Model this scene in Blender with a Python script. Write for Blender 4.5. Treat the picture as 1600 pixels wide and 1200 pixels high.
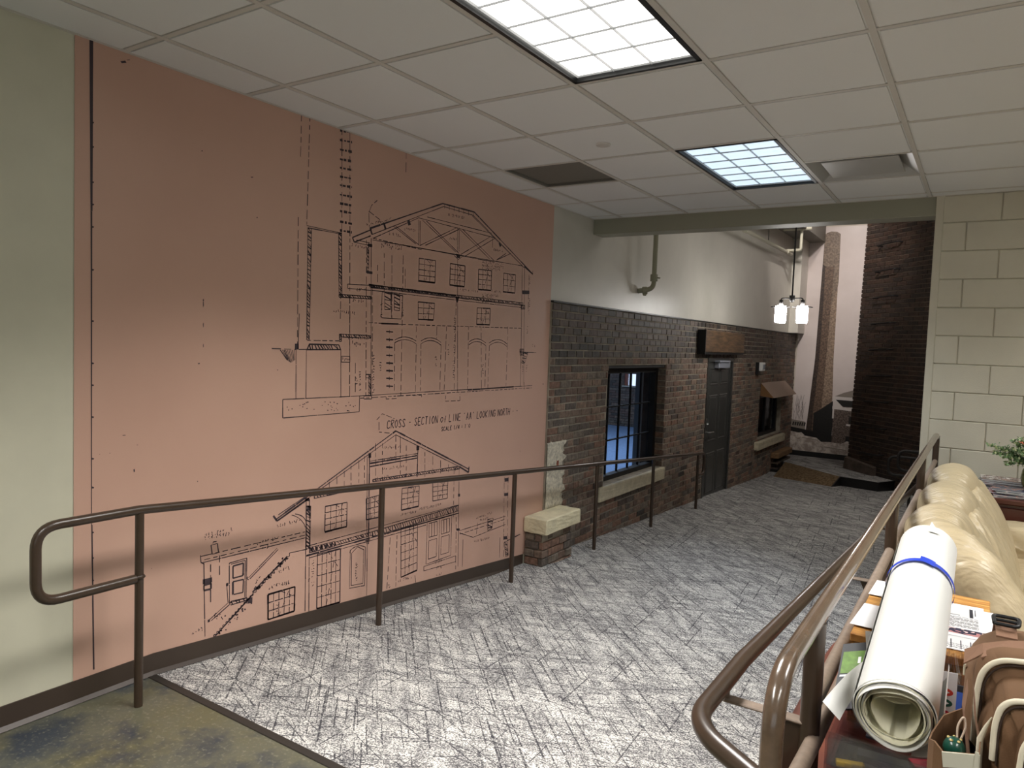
import bpy, bmesh, math, random
from mathutils import Vector, Matrix
for _o in list(bpy.data.objects): bpy.data.objects.remove(_o)
SC = bpy.context.scene
COL = SC.collection
R = random.Random(7)
PI = math.pi

# ------------------------------------------------------------------ camera
cam_data = bpy.data.cameras.new('camera')
cam_data.sensor_width = 36.0
cam_data.lens = 1134.32 / 1600 * 36.0
cam_data.clip_start = 0.02
cam_data.clip_end = 200
cam = bpy.data.objects.new('camera', cam_data)
COL.objects.link(cam)
_f = Vector((-0.5443, 0.8370, -0.0573)).normalized()
_u = Vector((-0.0623, 0.0278, 0.9977)); _u = (_u - _f * _u.dot(_f)).normalized()
_r = _f.cross(_u)
cam.matrix_world = Matrix(((_r.x, _u.x, -_f.x, 0), (_r.y, _u.y, -_f.y, 0), (_r.z, _u.z, -_f.z, 1.597), (0, 0, 0, 1)))
SC.camera = cam

# ------------------------------------------------------------------ world, lamps, exposure
SC.view_settings.view_transform = 'Standard'
SC.view_settings.look = 'None'
SC.view_settings.gamma = 1.0
SC.view_settings.use_curve_mapping = False
SC.view_settings.exposure = -0.26
SC.cycles.use_denoising = True
SC.cycles.max_bounces = 8
SC.cycles.diffuse_bounces = 4
SC.cycles.glossy_bounces = 3
SC.cycles.transparent_max_bounces = 12
SC.cycles.sample_clamp_indirect = 6
SC.cycles.caustics_reflective = False
SC.cycles.caustics_refractive = False
SC.cycles.use_light_tree = True
w = bpy.data.worlds.new('world'); SC.world = w
w.use_nodes = True
w.node_tree.nodes['Background'].inputs[0].default_value = (0.80, 0.88, 1.0, 1)
w.node_tree.nodes['Background'].inputs[1].default_value = 2.2

def area(name, loc, sx, sy, power, color=(1, 1, 1), spread=180, rot=(0, 0, 0)):
    l = bpy.data.lights.new(name, 'AREA'); l.shape = 'RECTANGLE'; l.size = sx; l.size_y = sy
    l.energy = power; l.color = color; l.spread = math.radians(spread)
    o = bpy.data.objects.new(name, l); o.location = loc; o.rotation_euler = rot; COL.objects.link(o)
    return o
def point(name, loc, power, color, r=0.05):
    l = bpy.data.lights.new(name, 'POINT'); l.energy = power; l.color = color; l.shadow_soft_size = r
    o = bpy.data.objects.new(name, l); o.location = loc; COL.objects.link(o)
    return o
def spot(name, loc, target, power, color, angle=60, blend=0.6, r=0.06):
    l = bpy.data.lights.new(name, 'SPOT'); l.energy = power; l.color = color
    l.spot_size = math.radians(angle); l.spot_blend = blend; l.shadow_soft_size = r
    o = bpy.data.objects.new(name, l); o.location = loc
    o.rotation_euler = (Vector(target) - Vector(loc)).to_track_quat('-Z', 'Y').to_euler(); COL.objects.link(o)
    return o
CEIL = 2.766
WARM = (1.0, 0.97, 0.93); COOL = (0.88, 0.94, 1.0)
SP = 120
# recessed fluorescent lamps: (x0, y0, power, colour)
TROFFERS = [(-1.635, 1.716, 58, WARM), (-1.635, 4.156, 26, COOL), (0.803, 1.716, 38, WARM), (0.803, 4.156, 26, WARM),
            (-1.635, -0.72, 54, WARM), (0.803, -0.72, 34, WARM), (2.63, 1.716, 34, WARM)]
for x0, y0, p, c in TROFFERS:
    area('troffer_lamp', (x0 + .305, y0 + .61, CEIL - 0.004), .54, 1.14, p, c, SP)
# unseen area fill added to brighten the brick hall, then spots on the mural
area('hall_fill', (0.6, 10.5, 5.3), 2.0, 3.0, 75, (1.0, .96, .92), 180)
area('hall_fill', (-1.6, 7.6, 5.3), .6, 1.2, 9, (1.0, .96, .92), 180)
spot('track_spot', (-2.3, 12.9, 4.5), (-2.55, 14.9, 3.7), 80, (1.0, .90, .84), 120, 1.0, .06)
spot('track_spot', (-1.6, 10.2, 4.9), (-2.5, 14.9, 2.3), 680, (1.0, .92, .88), 45, 1.0, .1)
# unseen daylight fill added behind and right of the camera, to lift the ceiling
area('daylight_fill', (1.2, -3.15, 1.5), 4.0, 1.5, 22, (.90, .95, 1.0), 180, (math.radians(90), 0, 0))
area('daylight_fill', (4.15, 1.5, 1.5), 3.5, 1.5, 18, (.90, .95, 1.0), 180, (0, math.radians(90), 0))
# daylight falling into the neighbouring hall from its windows
area('hall_daylight', (-8.5, 12.0, 3.4), 4.0, 3.0, 600, (.68, .82, 1.0), 180, (0, math.radians(-20), 0))

# ------------------------------------------------------------------ materials
def new_mat(name):
    m = bpy.data.materials.new(name); m.use_nodes = True
    nt = m.node_tree; b = nt.nodes['Principled BSDF']
    return m, nt, b
def N(nt, t, **kw):
    n = nt.nodes.new(t)
    for k, v in kw.items():
        if hasattr(n, k): setattr(n, k, v)
        else: n.inputs[k].default_value = v
    return n
def ramp(nt, src, stops, interp='LINEAR'):
    n = nt.nodes.new('ShaderNodeValToRGB'); cr = n.color_ramp; cr.interpolation = interp
    while len(cr.elements) < len(stops): cr.elements.new(0.5)
    for e, (p, c) in zip(cr.elements, stops):
        e.position = p; e.color = (c[0], c[1], c[2], 1) if len(c) == 3 else c
    nt.links.new(src, n.inputs[0]); return n
def lin(c):
    return tuple(((v / 255) / 12.92 if v / 255 <= 0.04045 else ((v / 255 + 0.055) / 1.055) ** 2.4) for v in c)
def texco(nt, scale=(1, 1, 1), rot=(0, 0, 0), space='pos'):
    if space == 'pos': s = nt.nodes.new('ShaderNodeNewGeometry').outputs['Position']
    else: s = nt.nodes.new('ShaderNodeTexCoord').outputs['Object']
    mp = nt.nodes.new('ShaderNodeMapping'); mp.inputs['Scale'].default_value = scale; mp.inputs['Rotation'].default_value = rot
    nt.links.new(s, mp.inputs[0]); return mp.outputs[0]
def noise(nt, vec, scale, detail=3, rough=.55):
    n = nt.nodes.new('ShaderNodeTexNoise'); n.inputs['Scale'].default_value = scale
    n.inputs['Detail'].default_value = detail; n.inputs['Roughness'].default_value = rough
    nt.links.new(vec, n.inputs['Vector']); return n.outputs[0]
def bump(nt, b, h, strength=.3, dist=.01):
    n = nt.nodes.new('ShaderNodeBump'); n.inputs['Strength'].default_value = strength; n.inputs['Distance'].default_value = dist
    nt.links.new(h, n.inputs['Height']); nt.links.new(n.outputs[0], b.inputs['Normal'])
def plain(name, c, rough=.5, metal=0, spec=None, mott=0.0, ms=6, bs=0, bscale=200, bd=.002, srgb=True, coat=0):
    m, nt, b = new_mat(name)
    c = lin(c) if srgb else c
    b.inputs['Base Color'].default_value = (*c, 1); b.inputs['Roughness'].default_value = rough
    b.inputs['Metallic'].default_value = metal
    if spec is not None: b.inputs['Specular IOR Level'].default_value = spec
    if coat: b.inputs['Coat Weight'].default_value = coat
    if mott:
        h = noise(nt, texco(nt), ms, 4)
        rr = ramp(nt, h, [(.3, tuple(v * (1 - mott) for v in c)), (.7, tuple(min(1, v * (1 + mott)) for v in c))])
        nt.links.new(rr.outputs[0], b.inputs['Base Color'])
    if bs:
        bump(nt, b, noise(nt, texco(nt), bscale, 2), bs, bd)
    return m
def emit(name, c, s):
    m, nt, b = new_mat(name)
    b.inputs['Base Color'].default_value = (*c, 1); b.inputs['Emission Color'].default_value = (*c, 1); b.inputs['Emission Strength'].default_value = s
    return m
def mixrgb(nt, a, bb, fac, mode='MIX'):
    n = nt.nodes.new('ShaderNodeMix'); n.data_type = 'RGBA'; n.blend_type = mode
    for i, v in ((0, fac), (6, a), (7, bb)):
        if isinstance(v, bpy.types.NodeSocket): nt.links.new(v, n.inputs[i])
        elif i == 0: n.inputs[0].default_value = v
        else: n.inputs[i].default_value = (*v, 1)
    return n.outputs[2]
def mathn(nt, op, a, b=None, clamp=False):
    n = nt.nodes.new('ShaderNodeMath'); n.operation = op; n.use_clamp = clamp
    for i, v in ((0, a), (1, b)):
        if v is None: continue
        if isinstance(v, bpy.types.NodeSocket): nt.links.new(v, n.inputs[i])
        else: n.inputs[i].default_value = v
    return n.outputs[0]

M = {}
M['cream'] = plain('cream_wall_paint', (206, 203, 182), .42, mott=.03, bs=.05, bscale=90)
M['block'] = plain('painted_block', (203, 198, 180), .55, mott=.03, bs=.35, bscale=140, bd=.003)
M['grey_cream'] = plain('beam_paint', (150, 149, 132), .5, bs=.05)
M['plaster'] = plain('smooth_plaster', (203, 199, 188), .38, mott=.04, ms=3, bs=.04, bscale=30)
M['hall_plaster'] = plain('hall_plaster', (190, 180, 165), .5, mott=.04, ms=3)
M['ink'] = plain('blueprint_ink', (62, 50, 56), .6)
M['brown_metal'] = plain('brown_enamel', (62, 48, 37), .32, spec=.5, mott=.08, ms=40, coat=.12)
M['worn_rail'] = plain('worn_brown_enamel', (96, 78, 62), .25, spec=.7, mott=.22, ms=35, coat=.5)
M['grey_rail'] = plain('dusty_rail', (128, 112, 98), .5, mott=.15, ms=60)
M['base'] = plain('vinyl_base', (66, 55, 47), .4)
M['strip'] = plain('carpet_edge_strip', (44, 40, 36), .5, bs=.1)
M['black'] = plain('black_paint', (13, 13, 14), .45)
M['door'] = plain('dark_grey_door', (58, 58, 56), .35)
M['steel'] = plain('brushed_steel', (178, 178, 176), .3, 1)
M['closer'] = plain('aluminium_closer', (142, 146, 156), .5, .3)
M['limestone'] = plain('limestone', (214, 204, 172), .75, mott=.16, ms=9, bs=.5, bscale=60, bd=.006)
M['limestone_dark'] = plain('weathered_limestone', (190, 180, 155), .8, mott=.18, ms=12, bs=.5, bscale=60, bd=.006)
M['mortar'] = plain('mortar', (152, 143, 128), .95, mott=.35, ms=8, bs=.5, bscale=120, bd=.005)
M['sooty_mortar'] = plain('sooty_mortar', (84, 72, 64), .95, mott=.4, ms=6, bs=.5, bscale=120, bd=.005)
M['tile'] = plain('ceiling_tile', (226, 228, 229), .95, spec=.1, bs=.25, bscale=260, bd=.002)
M['tee'] = plain('ceiling_tee', (205, 202, 197), .5)
M['chim_mortar'] = plain('chimney_mortar', (112, 98, 86), .95, mott=.3, ms=5)
M['vent_white'] = plain('vent_enamel', (176, 176, 174), .4)
M['grille'] = plain('return_grille', (118, 115, 108), .7, mott=.1, ms=250)
M['white_pl'] = plain('white_plastic', (225, 225, 222), .4)
M['pipe'] = plain('cream_pipe_paint', (196, 192, 172), .45)
M['pipe_green'] = plain('drab_pipe_paint', (150, 150, 128), .45)
M['duct'] = plain('grey_bulkhead', (120, 116, 108), .6)
M['paper'] = plain('white_paper', (240, 240, 242), .6, spec=.3)
M['roll_paper'] = plain('plotter_paper', (226, 226, 222), .45, spec=.4, mott=.02, ms=4)
M['roll_inner'] = plain('cream_paper', (236, 233, 208), .7)
M['tape'] = plain('blue_tape', (28, 62, 190), .5)
M['text'] = plain('print_ink', (40, 40, 48), .7)
M['pack'] = plain('brown_canvas', (112, 82, 56), .85, mott=.12, ms=14, bs=.5, bscale=700, bd=.001)
M['pack_dark'] = plain('dark_brown_canvas', (54, 38, 28), .9, mott=.15, ms=14, bs=.4, bscale=700, bd=.001)
M['web'] = plain('tan_webbing', (132, 98, 76), .8, bs=.5, bscale=900, bd=.001)
M['piping'] = plain('cream_piping', (226, 216, 192), .7)
M['band'] = plain('pale_elastic', (196, 192, 174), .8)
M['green_pl'] = plain('green_enamel', (14, 72, 58), .3, coat=.4)
M['gold'] = plain('brass_dots', (190, 170, 110), .4, .4)
M['cord'] = plain('beige_cord', (196, 176, 156), .8)
M['mahogany'] = plain('mahogany', (80, 36, 25), .3, mott=.2, ms=10, coat=.3)
M['red_wood'] = plain('red_stained_wood', (116, 62, 44), .4, mott=.12, ms=10)
M['lead'] = plain('dark_card', (46, 47, 52), .5)
M['phone_blue'] = plain('blue_cover', (72, 112, 214), .4)
M['ico_red'] = plain('red_ink', (206, 62, 44), .6); M['ico_green'] = plain('green_ink', (22, 84, 66), .6)
M['ico_crim'] = plain('crimson_ink', (190, 34, 60), .6); M['ico_blue'] = plain('blue_ink', (36, 60, 178), .6)
M['lime'] = plain('green_print', (96, 132, 50), .5, mott=.3, ms=60)
M['yellow'] = plain('yellow_label', (206, 178, 40), .5)
M['leaf'] = plain('sage_leaf', (112, 140, 96), .6, mott=.3, ms=60)
M['leaf_dark'] = plain('dark_leaf', (44, 66, 40), .6, mott=.3, ms=60)
M['leaf_pale'] = plain('pale_bud', (196, 206, 160), .6)
M['red_fl'] = plain('coral_petal', (206, 84, 66), .6); M['pink_fl'] = plain('pink_petal', (222, 120, 100), .6)
M['shade'] = emit('pendant_glass', (1.0, .97, .93), 60.0)
M['lamp_warm'] = emit('lamp_panel_warm', (1.0, .98, .92), 3.0)
M['lamp_cool'] = emit('lamp_panel_cool', (.70, .86, 1.0), 1.15)
M['louver'] = plain('grey_louver', (165, 167, 170), .3)
M['iron'] = plain('black_iron', (22, 18, 17), .6)
M['fl_blue'] = plain('blue_hall_carpet', (104, 128, 160), .95, mott=.25, ms=30)
M['canopy'] = plain('tan_canopy_metal', (136, 112, 94), .5)
M['canopy_side'] = plain('ochre_canopy_metal', (118, 82, 44), .6)
M['hall_trim'] = plain('hall_white_trim', (150, 150, 140), .6)

def clear_mat(name, tint, opac):
    m, nt, b = new_mat(name)
    t = N(nt, 'ShaderNodeBsdfTransparent'); t.inputs[0].default_value = (*tint, 1)
    g = N(nt, 'ShaderNodeBsdfGlossy'); g.inputs['Roughness'].default_value = .06; g.inputs[0].default_value = (.9, .92, .95, 1)
    mx = N(nt, 'ShaderNodeMixShader'); mx.inputs[0].default_value = opac
    nt.links.new(t.outputs[0], mx.inputs[1]); nt.links.new(g.outputs[0], mx.inputs[2])
    nt.links.new(mx.outputs[0], nt.nodes['Material Output'].inputs[0])
    return m
M['pane'] = clear_mat('window_glass', (.92, .95, 1), .06)
M['clear'] = clear_mat('clear_plastic', (.90, .88, .90), .09)
M['vase'] = clear_mat('green_glass', (.62, .66, .40), .2)

def salmon():
    m, nt, b = new_mat('salmon_blueprint_paper')
    v = texco(nt)
    n = noise(nt, v, 1.3, 4)
    r = ramp(nt, n, [(.25, lin((200, 161, 143))), (.75, lin((209, 171, 152)))])
    # fine horizontal weave of the vinyl
    wv = noise(nt, texco(nt, (40, 40, 900)), 1, 2)
    c = mixrgb(nt, r.outputs[0], lin((192, 152, 134)), mathn(nt, 'MULTIPLY', wv, .25))
    nt.links.new(c, b.inputs['Base Color']); b.inputs['Roughness'].default_value = .4
    bump(nt, b, wv, .05, .001)
    return m
M['salmon'] = salmon()

def concrete():
    m, nt, b = new_mat('stained_concrete')
    v = texco(nt)
    n1 = noise(nt, v, 1.6, 5, .6); n2 = noise(nt, v, 60, 3); n3 = noise(nt, texco(nt, (1, 1, 1), (0, 0, 1.0)), 3.2, 4)
    c1 = ramp(nt, n1, [(.30, lin((66, 70, 68))), (.46, lin((94, 93, 78))), (.62, lin((96, 92, 66))), (.78, lin((112, 110, 92)))])
    c2 = mixrgb(nt, c1.outputs[0], lin((52, 58, 66)), ramp(nt, n3, [(.48, (0, 0, 0)), (.62, (1, 1, 1))]).outputs[0])
    c3 = mixrgb(nt, c2, lin((170, 165, 140)), mathn(nt, 'MULTIPLY', ramp(nt, n2, [(.55, (0, 0, 0)), (.8, (1, 1, 1))]).outputs[0], .35))
    nt.links.new(c3, b.inputs['Base Color'])
    b.inputs['Roughness'].default_value = .38
    bump(nt, b, n2, .12, .002)
    return m
M['concrete'] = concrete()

def carpet():
    m, nt, b = new_mat('hatched_carpet')
    light = lin((214, 211, 205)); mid = lin((128, 127, 130)); dark = lin((46, 45, 52))
    pos = nt.nodes.new('ShaderNodeNewGeometry').outputs['Position']
    jit = noise(nt, pos, 60, 2)
    def rotated(ang):
        mp = nt.nodes.new('ShaderNodeMapping'); mp.inputs['Rotation'].default_value = (0, 0, math.radians(-ang)); nt.links.new(pos, mp.inputs[0])
        sp_ = nt.nodes.new('ShaderNodeSeparateXYZ'); nt.links.new(mp.outputs[0], sp_.inputs[0]); return sp_.outputs[0], sp_.outputs[1]
    def strokes(ang, L, S, w_, keep, seed):
        # straight strokes: one at a random offset in each long cell of a rotated grid, some cells left empty
        u, v = rotated(ang)
        v = mathn(nt, 'ADD', v, mathn(nt, 'MULTIPLY', mathn(nt, 'SUBTRACT', jit, .5), .006))
        vs = mathn(nt, 'ADD', mathn(nt, 'DIVIDE', v, S), seed); row = mathn(nt, 'FLOOR', vs)
        wn = N(nt, 'ShaderNodeTexWhiteNoise', noise_dimensions='1D'); nt.links.new(row, wn.inputs['W'])
        us = mathn(nt, 'ADD', mathn(nt, 'DIVIDE', u, L), mathn(nt, 'MULTIPLY', wn.outputs[0], 7)); col = mathn(nt, 'FLOOR', us)
        cb = nt.nodes.new('ShaderNodeCombineXYZ'); nt.links.new(row, cb.inputs[0]); nt.links.new(col, cb.inputs[1]); cb.inputs[2].default_value = seed
        w2 = N(nt, 'ShaderNodeTexWhiteNoise', noise_dimensions='3D'); nt.links.new(cb.outputs[0], w2.inputs['Vector'])
        sc = nt.nodes.new('ShaderNodeSeparateColor'); nt.links.new(w2.outputs['Color'], sc.inputs[0])
        c = mathn(nt, 'ADD', mathn(nt, 'MULTIPLY', sc.outputs[0], .7), .15)
        d = mathn(nt, 'MULTIPLY', mathn(nt, 'ABSOLUTE', mathn(nt, 'SUBTRACT', mathn(nt, 'FRACT', vs), c)), S)
        wd = mathn(nt, 'MULTIPLY', mathn(nt, 'ADD', mathn(nt, 'MULTIPLY', sc.outputs[2], .9), .4), w_)
        on = mathn(nt, 'LESS_THAN', d, wd)
        ends = mathn(nt, 'LESS_THAN', mathn(nt, 'FRACT', us), mathn(nt, 'ADD', mathn(nt, 'MULTIPLY', sc.outputs[2], .5), .45))
        return mathn(nt, 'MULTIPLY', mathn(nt, 'MULTIPLY', on, ends), mathn(nt, 'LESS_THAN', sc.outputs[1], keep))
    def haze(ang, along, across, scale, lo, hi):
        mp = nt.nodes.new('ShaderNodeMapping'); mp.inputs['Rotation'].default_value = (0, 0, math.radians(-ang)); nt.links.new(pos, mp.inputs[0])
        m2 = nt.nodes.new('ShaderNodeMapping'); m2.inputs['Scale'].default_value = (along, across, 1); nt.links.new(mp.outputs[0], m2.inputs[0])
        return ramp(nt, noise(nt, m2.outputs[0], scale, 3, .6), [(lo, (0, 0, 0)), (hi, (1, 1, 1))]).outputs[0]
    h1 = haze(-47, 1, 4, 3.2, .42, .64); h2 = haze(20, 1, 5, 3.0, .44, .66)
    hh = mathn(nt, 'MAXIMUM', h1, h2)
    base = mixrgb(nt, light, mid, mathn(nt, 'MULTIPLY', hh, .42))
    sp = noise(nt, haze_vec(nt, pos), 1.0, 2, .75)
    # flecks get denser inside the hazy streaks
    th = mathn(nt, 'SUBTRACT', .492, mathn(nt, 'MULTIPLY', hh, .06))
    fl = mathn(nt, 'MULTIPLY', mathn(nt, 'SUBTRACT', sp, th), 14, True)
    base = mixrgb(nt, base, dark, mathn(nt, 'MULTIPLY', fl, .78))
    parts = [strokes(-47, .55, .085, .0035, .60, 3.0), strokes(-45, .28, .05, .0022, .40, 11.0), strokes(96, .50, .10, .0032, .42, 5.0), strokes(20, .45, .085, .0026, .55, 7.0),
             strokes(44, .42, .09, .0028, .55, 21.0), strokes(2, .5, .08, .0028, .6, 9.0), strokes(-20, .35, .08, .0026, .5, 15.0), strokes(-47, .35, .06, .0028, .5, 31.0), strokes(38, .30, .06, .0024, .5, 41.0), strokes(8, .30, .05, .0022, .5, 51.0)]
    ll = parts[0]
    for p_ in parts[1:]: ll = mathn(nt, 'MAXIMUM', ll, p_)
    brk = ramp(nt, noise(nt, pos, 45, 2), [(.36, (.25, .25, .25)), (.5, (1, 1, 1))]).outputs[0]
    base = mixrgb(nt, base, dark, mathn(nt, 'MULTIPLY', mathn(nt, 'MULTIPLY', ll, brk), .85))
    nt.links.new(base, b.inputs['Base Color']); b.inputs['Roughness'].default_value = 1.0; b.inputs['Specular IOR Level'].default_value = .05
    bump(nt, b, sp, .4, .003)
    return m
def haze_vec(nt, pos):
    mp = nt.nodes.new('ShaderNodeMapping'); mp.inputs['Scale'].default_value = (135, 135, 135); nt.links.new(pos, mp.inputs[0]); return mp.outputs[0]
M['carpet'] = carpet()
M['tan_carpet'] = plain('tan_ramp_carpet', (112, 94, 72), .95, spec=.1, mott=.5, ms=30, bs=.4, bscale=200)

def brick_mats(prefix, cols, rough=.85):
    out = []
    for i, c in enumerate(cols):
        m, nt, b = new_mat(prefix + '_%d' % i)
        c = lin(c); v = texco(nt)
        n = noise(nt, v, 28, 5, .65); n2 = noise(nt, texco(nt, (1, 9, 1)), 5, 3)
        r = ramp(nt, n, [(.28, tuple(x * .42 for x in c)), (.55, c), (.8, tuple(min(1, x * 1.5 + .02) for x in c))])
        cc = mixrgb(nt, r.outputs[0], tuple(x * .35 for x in c), mathn(nt, 'MULTIPLY', ramp(nt, n2, [(.5, (0, 0, 0)), (.68, (1, 1, 1))]).outputs[0], .6))
        nt.links.new(cc, b.inputs['Base Color']); b.inputs['Roughness'].default_value = rough
        bump(nt, b, n, .7, .008)
        out.append(m)
    return out
BR = brick_mats('wall_brick', [(126, 106, 92), (112, 92, 80), (136, 113, 97), (98, 88, 80), (120, 108, 96), (130, 100, 84)])
BRD = brick_mats('sooty_brick', [(88, 74, 66), (72, 63, 56), (98, 82, 70), (60, 55, 50), (92, 82, 72), (80, 62, 54)], .6)
BT = brick_mats('chimney_brick', [(62, 46, 38), (54, 41, 35), (70, 52, 42), (47, 37, 32), (58, 46, 40), (64, 46, 37)], .6)

def wood(name, c1, c2, scale=(2, 30, 30), rot=(0, 0, 0), rough=.45, space='obj'):
    m, nt, b = new_mat(name)
    v = texco(nt, scale, rot, space)
    n = noise(nt, v, 1.6, 5, .65)
    r = ramp(nt, n, [(.35, lin(c1)), (.5, lin(tuple((a + bb) / 2 for a, bb in zip(c1, c2)))), (.62, lin(c2))])
    nt.links.new(r.outputs[0], b.inputs['Base Color']); b.inputs['Roughness'].default_value = rough
    bump(nt, b, n, .15, .002)
    return m
M['oak'] = wood('oak_top', (150, 98, 44), (216, 168, 98), (4, 60, 4), rough=.4)
M['oak_front'] = wood('oak_front', (96, 66, 22), (150, 108, 48), (70, 70, 3), rough=.45)
M['beam_wood'] = wood('old_timber', (60, 46, 34), (108, 84, 60), (10, 3, 22), rough=.45, space='pos')
M['tread_wood'] = wood('tan_block', (110, 84, 56), (140, 108, 74), (10, 3, 22), rough=.7, space='pos')

def leather():
    m, nt, b = new_mat('tan_leather')
    n = noise(nt, texco(nt, (1, 1, 1), (0, 0, 0), 'obj'), 3, 3)
    r = ramp(nt, n, [(.3, lin((178, 162, 130))), (.7, lin((194, 178, 146)))])
    nt.links.new(r.outputs[0], b.inputs['Base Color']); b.inputs['Roughness'].default_value = .38; b.inputs['Specular IOR Level'].default_value = .5
    f = noise(nt, texco(nt, (2, 9, 2), (.5, .2, 0), 'obj'), 3, 3, .6); f2 = noise(nt, texco(nt, (1, 1, 1), (0, 0, 0), 'obj'), 120, 2)
    s = mathn(nt, 'ADD', mathn(nt, 'MULTIPLY', f, 1.0), mathn(nt, 'MULTIPLY', f2, .03))
    bump(nt, b, s, .55, .03)
    return m
M['leather'] = leather()

# ------------------------------------------------------------------ mesh helpers
class MB:
    def __init__(s): s.v = []; s.f = []; s.mi = []; s.sm = []
    def add(s, vs, fs, mi=0, smooth=False):
        o = len(s.v); s.v += [tuple(p) for p in vs]
        for f in fs: s.f.append([i + o for i in f]); s.mi.append(mi); s.sm.append(smooth)
        return s
    def box(s, x0, x1, y0, y1, z0, z1, mi=0):
        return s.add([(x0, y0, z0), (x1, y0, z0), (x1, y1, z0), (x0, y1, z0), (x0, y0, z1), (x1, y0, z1), (x1, y1, z1), (x0, y1, z1)],
                     [(0, 3, 2, 1), (4, 5, 6, 7), (0, 1, 5, 4), (1, 2, 6, 5), (2, 3, 7, 6), (3, 0, 4, 7)], mi)
    def cbox(s, x0, x1, y0, y1, z0, z1, c, mi=0):
        # box with chamfered edges
        bm = bmesh.new(); bmesh.ops.create_cube(bm, size=1)
        for v in bm.verts: v.co = Vector(((x0 + x1) / 2 + v.co.x * (x1 - x0), (y0 + y1) / 2 + v.co.y * (y1 - y0), (z0 + z1) / 2 + v.co.z * (z1 - z0)))
        bmesh.ops.bevel(bm, geom=list(bm.edges), offset=c, segments=1, affect='EDGES')
        bm.verts.index_update()
        s.add([v.co[:] for v in bm.verts], [[v.index for v in f.verts] for f in bm.faces], mi); bm.free(); return s
    def prism(s, poly, a, b, axis='x', mi=0):
        # poly: 2D points in the two other axes, extruded from a to b
        n = len(poly)
        def P(t, p):
            return {'x': (t, p[0], p[1]), 'y': (p[0], t, p[1]), 'z': (p[0], p[1], t)}[axis]
        return s.add([P(a, p) for p in poly] + [P(b, p) for p in poly],
                     [list(range(n))[::-1], list(range(n, 2 * n))] + [(i, (i + 1) % n, n + (i + 1) % n, n + i) for i in range(n)], mi)
    def tube(s, pts, r, seg=14, mi=0, cap=True):
        pts = [Vector(p) for p in pts]; n = len(pts); rings = []; base = len(s.v)
        t0 = (pts[1] - pts[0]).normalized(); up = Vector((0, 0, 1)) if abs(t0.z) < .9 else Vector((1, 0, 0))
        nrm = t0.cross(up).normalized(); prev = t0; vs = []
        for i, p in enumerate(pts):
            t = (pts[min(i + 1, n - 1)] - pts[max(i - 1, 0)]).normalized()
            q = prev.rotation_difference(t); nrm = (q @ nrm); nrm = (nrm - t * nrm.dot(t)).normalized(); prev = t
            bn = t.cross(nrm); rr = r[i] if isinstance(r, (list, tuple)) else r
            vs += [p + (nrm * math.cos(2 * PI * k / seg) + bn * math.sin(2 * PI * k / seg)) * rr for k in range(seg)]
        fs = [(i * seg + k, i * seg + (k + 1) % seg, (i + 1) * seg + (k + 1) % seg, (i + 1) * seg + k) for i in range(n - 1) for k in range(seg)]
        s.add(vs, fs, mi, True)
        if cap: s.add([vs[k] for k in range(seg)], [list(range(seg))[::-1]], mi); s.add([vs[-seg + k] for k in range(seg)], [list(range(seg))], mi)
        return s
    def lathe(s, prof, c, seg=24, mi=0, axis=None):
        # prof: (radius, height) list around a vertical axis at c
        vs = []
        for rr, h in prof: vs += [(c[0] + rr * math.cos(2 * PI * k / seg), c[1] + rr * math.sin(2 * PI * k / seg), c[2] + h) for k in range(seg)]
        fs = [(i * seg + k, i * seg + (k + 1) % seg, (i + 1) * seg + (k + 1) % seg, (i + 1) * seg + k) for i in range(len(prof) - 1) for k in range(seg)]
        return s.add(vs, fs, mi, True)
    def quad(s, a, b, c, d, mi=0): return s.add([a, b, c, d], [(0, 1, 2, 3)], mi)
    def grid(s, fn, nu, nv, mi=0, closed_u=False):
        vs = [fn(i / nu, j / nv) for i in range(nu + (0 if closed_u else 1)) for j in range(nv + 1)]
        mu = nu if closed_u else nu + 1
        fs = [(i * (nv + 1) + j, ((i + 1) % mu) * (nv + 1) + j, ((i + 1) % mu) * (nv + 1) + j + 1, i * (nv + 1) + j + 1) for i in range(nu) for j in range(nv)]
        return s.add(vs, fs, mi, True)
    def mesh(s, name, mats, off=(0, 0, 0)):
        me = bpy.data.meshes.new(name)
        me.from_pydata([(p[0] - off[0], p[1] - off[1], p[2] - off[2]) for p in s.v], [], s.f)
        for m in (mats if isinstance(mats, (list, tuple)) else [mats]): me.materials.append(m)
        me.polygons.foreach_set('material_index', s.mi); me.polygons.foreach_set('use_smooth', s.sm)
        me.update(); return me
    def build(s, name, mats, parent=None):
        off = Vector((0, 0, 0)); p = parent
        while p is not None: off += p.location; p = p.parent
        o = bpy.data.objects.new(name, s.mesh(name, mats, off)); COL.objects.link(o)
        if parent is not None: o.parent = parent
        return o
def thing(name, loc, label, cat, group=None):
    o = bpy.data.objects.new(name, None); o.empty_display_size = .1; o.location = loc; COL.objects.link(o)
    o['label'] = label; o['category'] = cat
    if group: o['group'] = group
    return o
def tag(o, label, cat, group=None):
    o['label'] = label; o['category'] = cat
    if group: o['group'] = group
    return o
def solo(name, mb, mats, loc, label, cat, group=None):
    # a thing that is one mesh, with its origin at its base
    o = bpy.data.objects.new(name, mb.mesh(name, mats, loc)); o.location = loc; COL.objects.link(o)
    return tag(o, label, cat, group)
def struct(name, mb, mats):
    o = mb.build(name, mats); o['kind'] = 'structure'; return o
def place(name, me, loc, parent, rotz=0):
    o = bpy.data.objects.new(name, me); o.location = Vector(loc) - (parent.matrix_world.translation if False else parent.location); o.rotation_euler = (0, 0, rotz)
    COL.objects.link(o); o.parent = parent; return o
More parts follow.
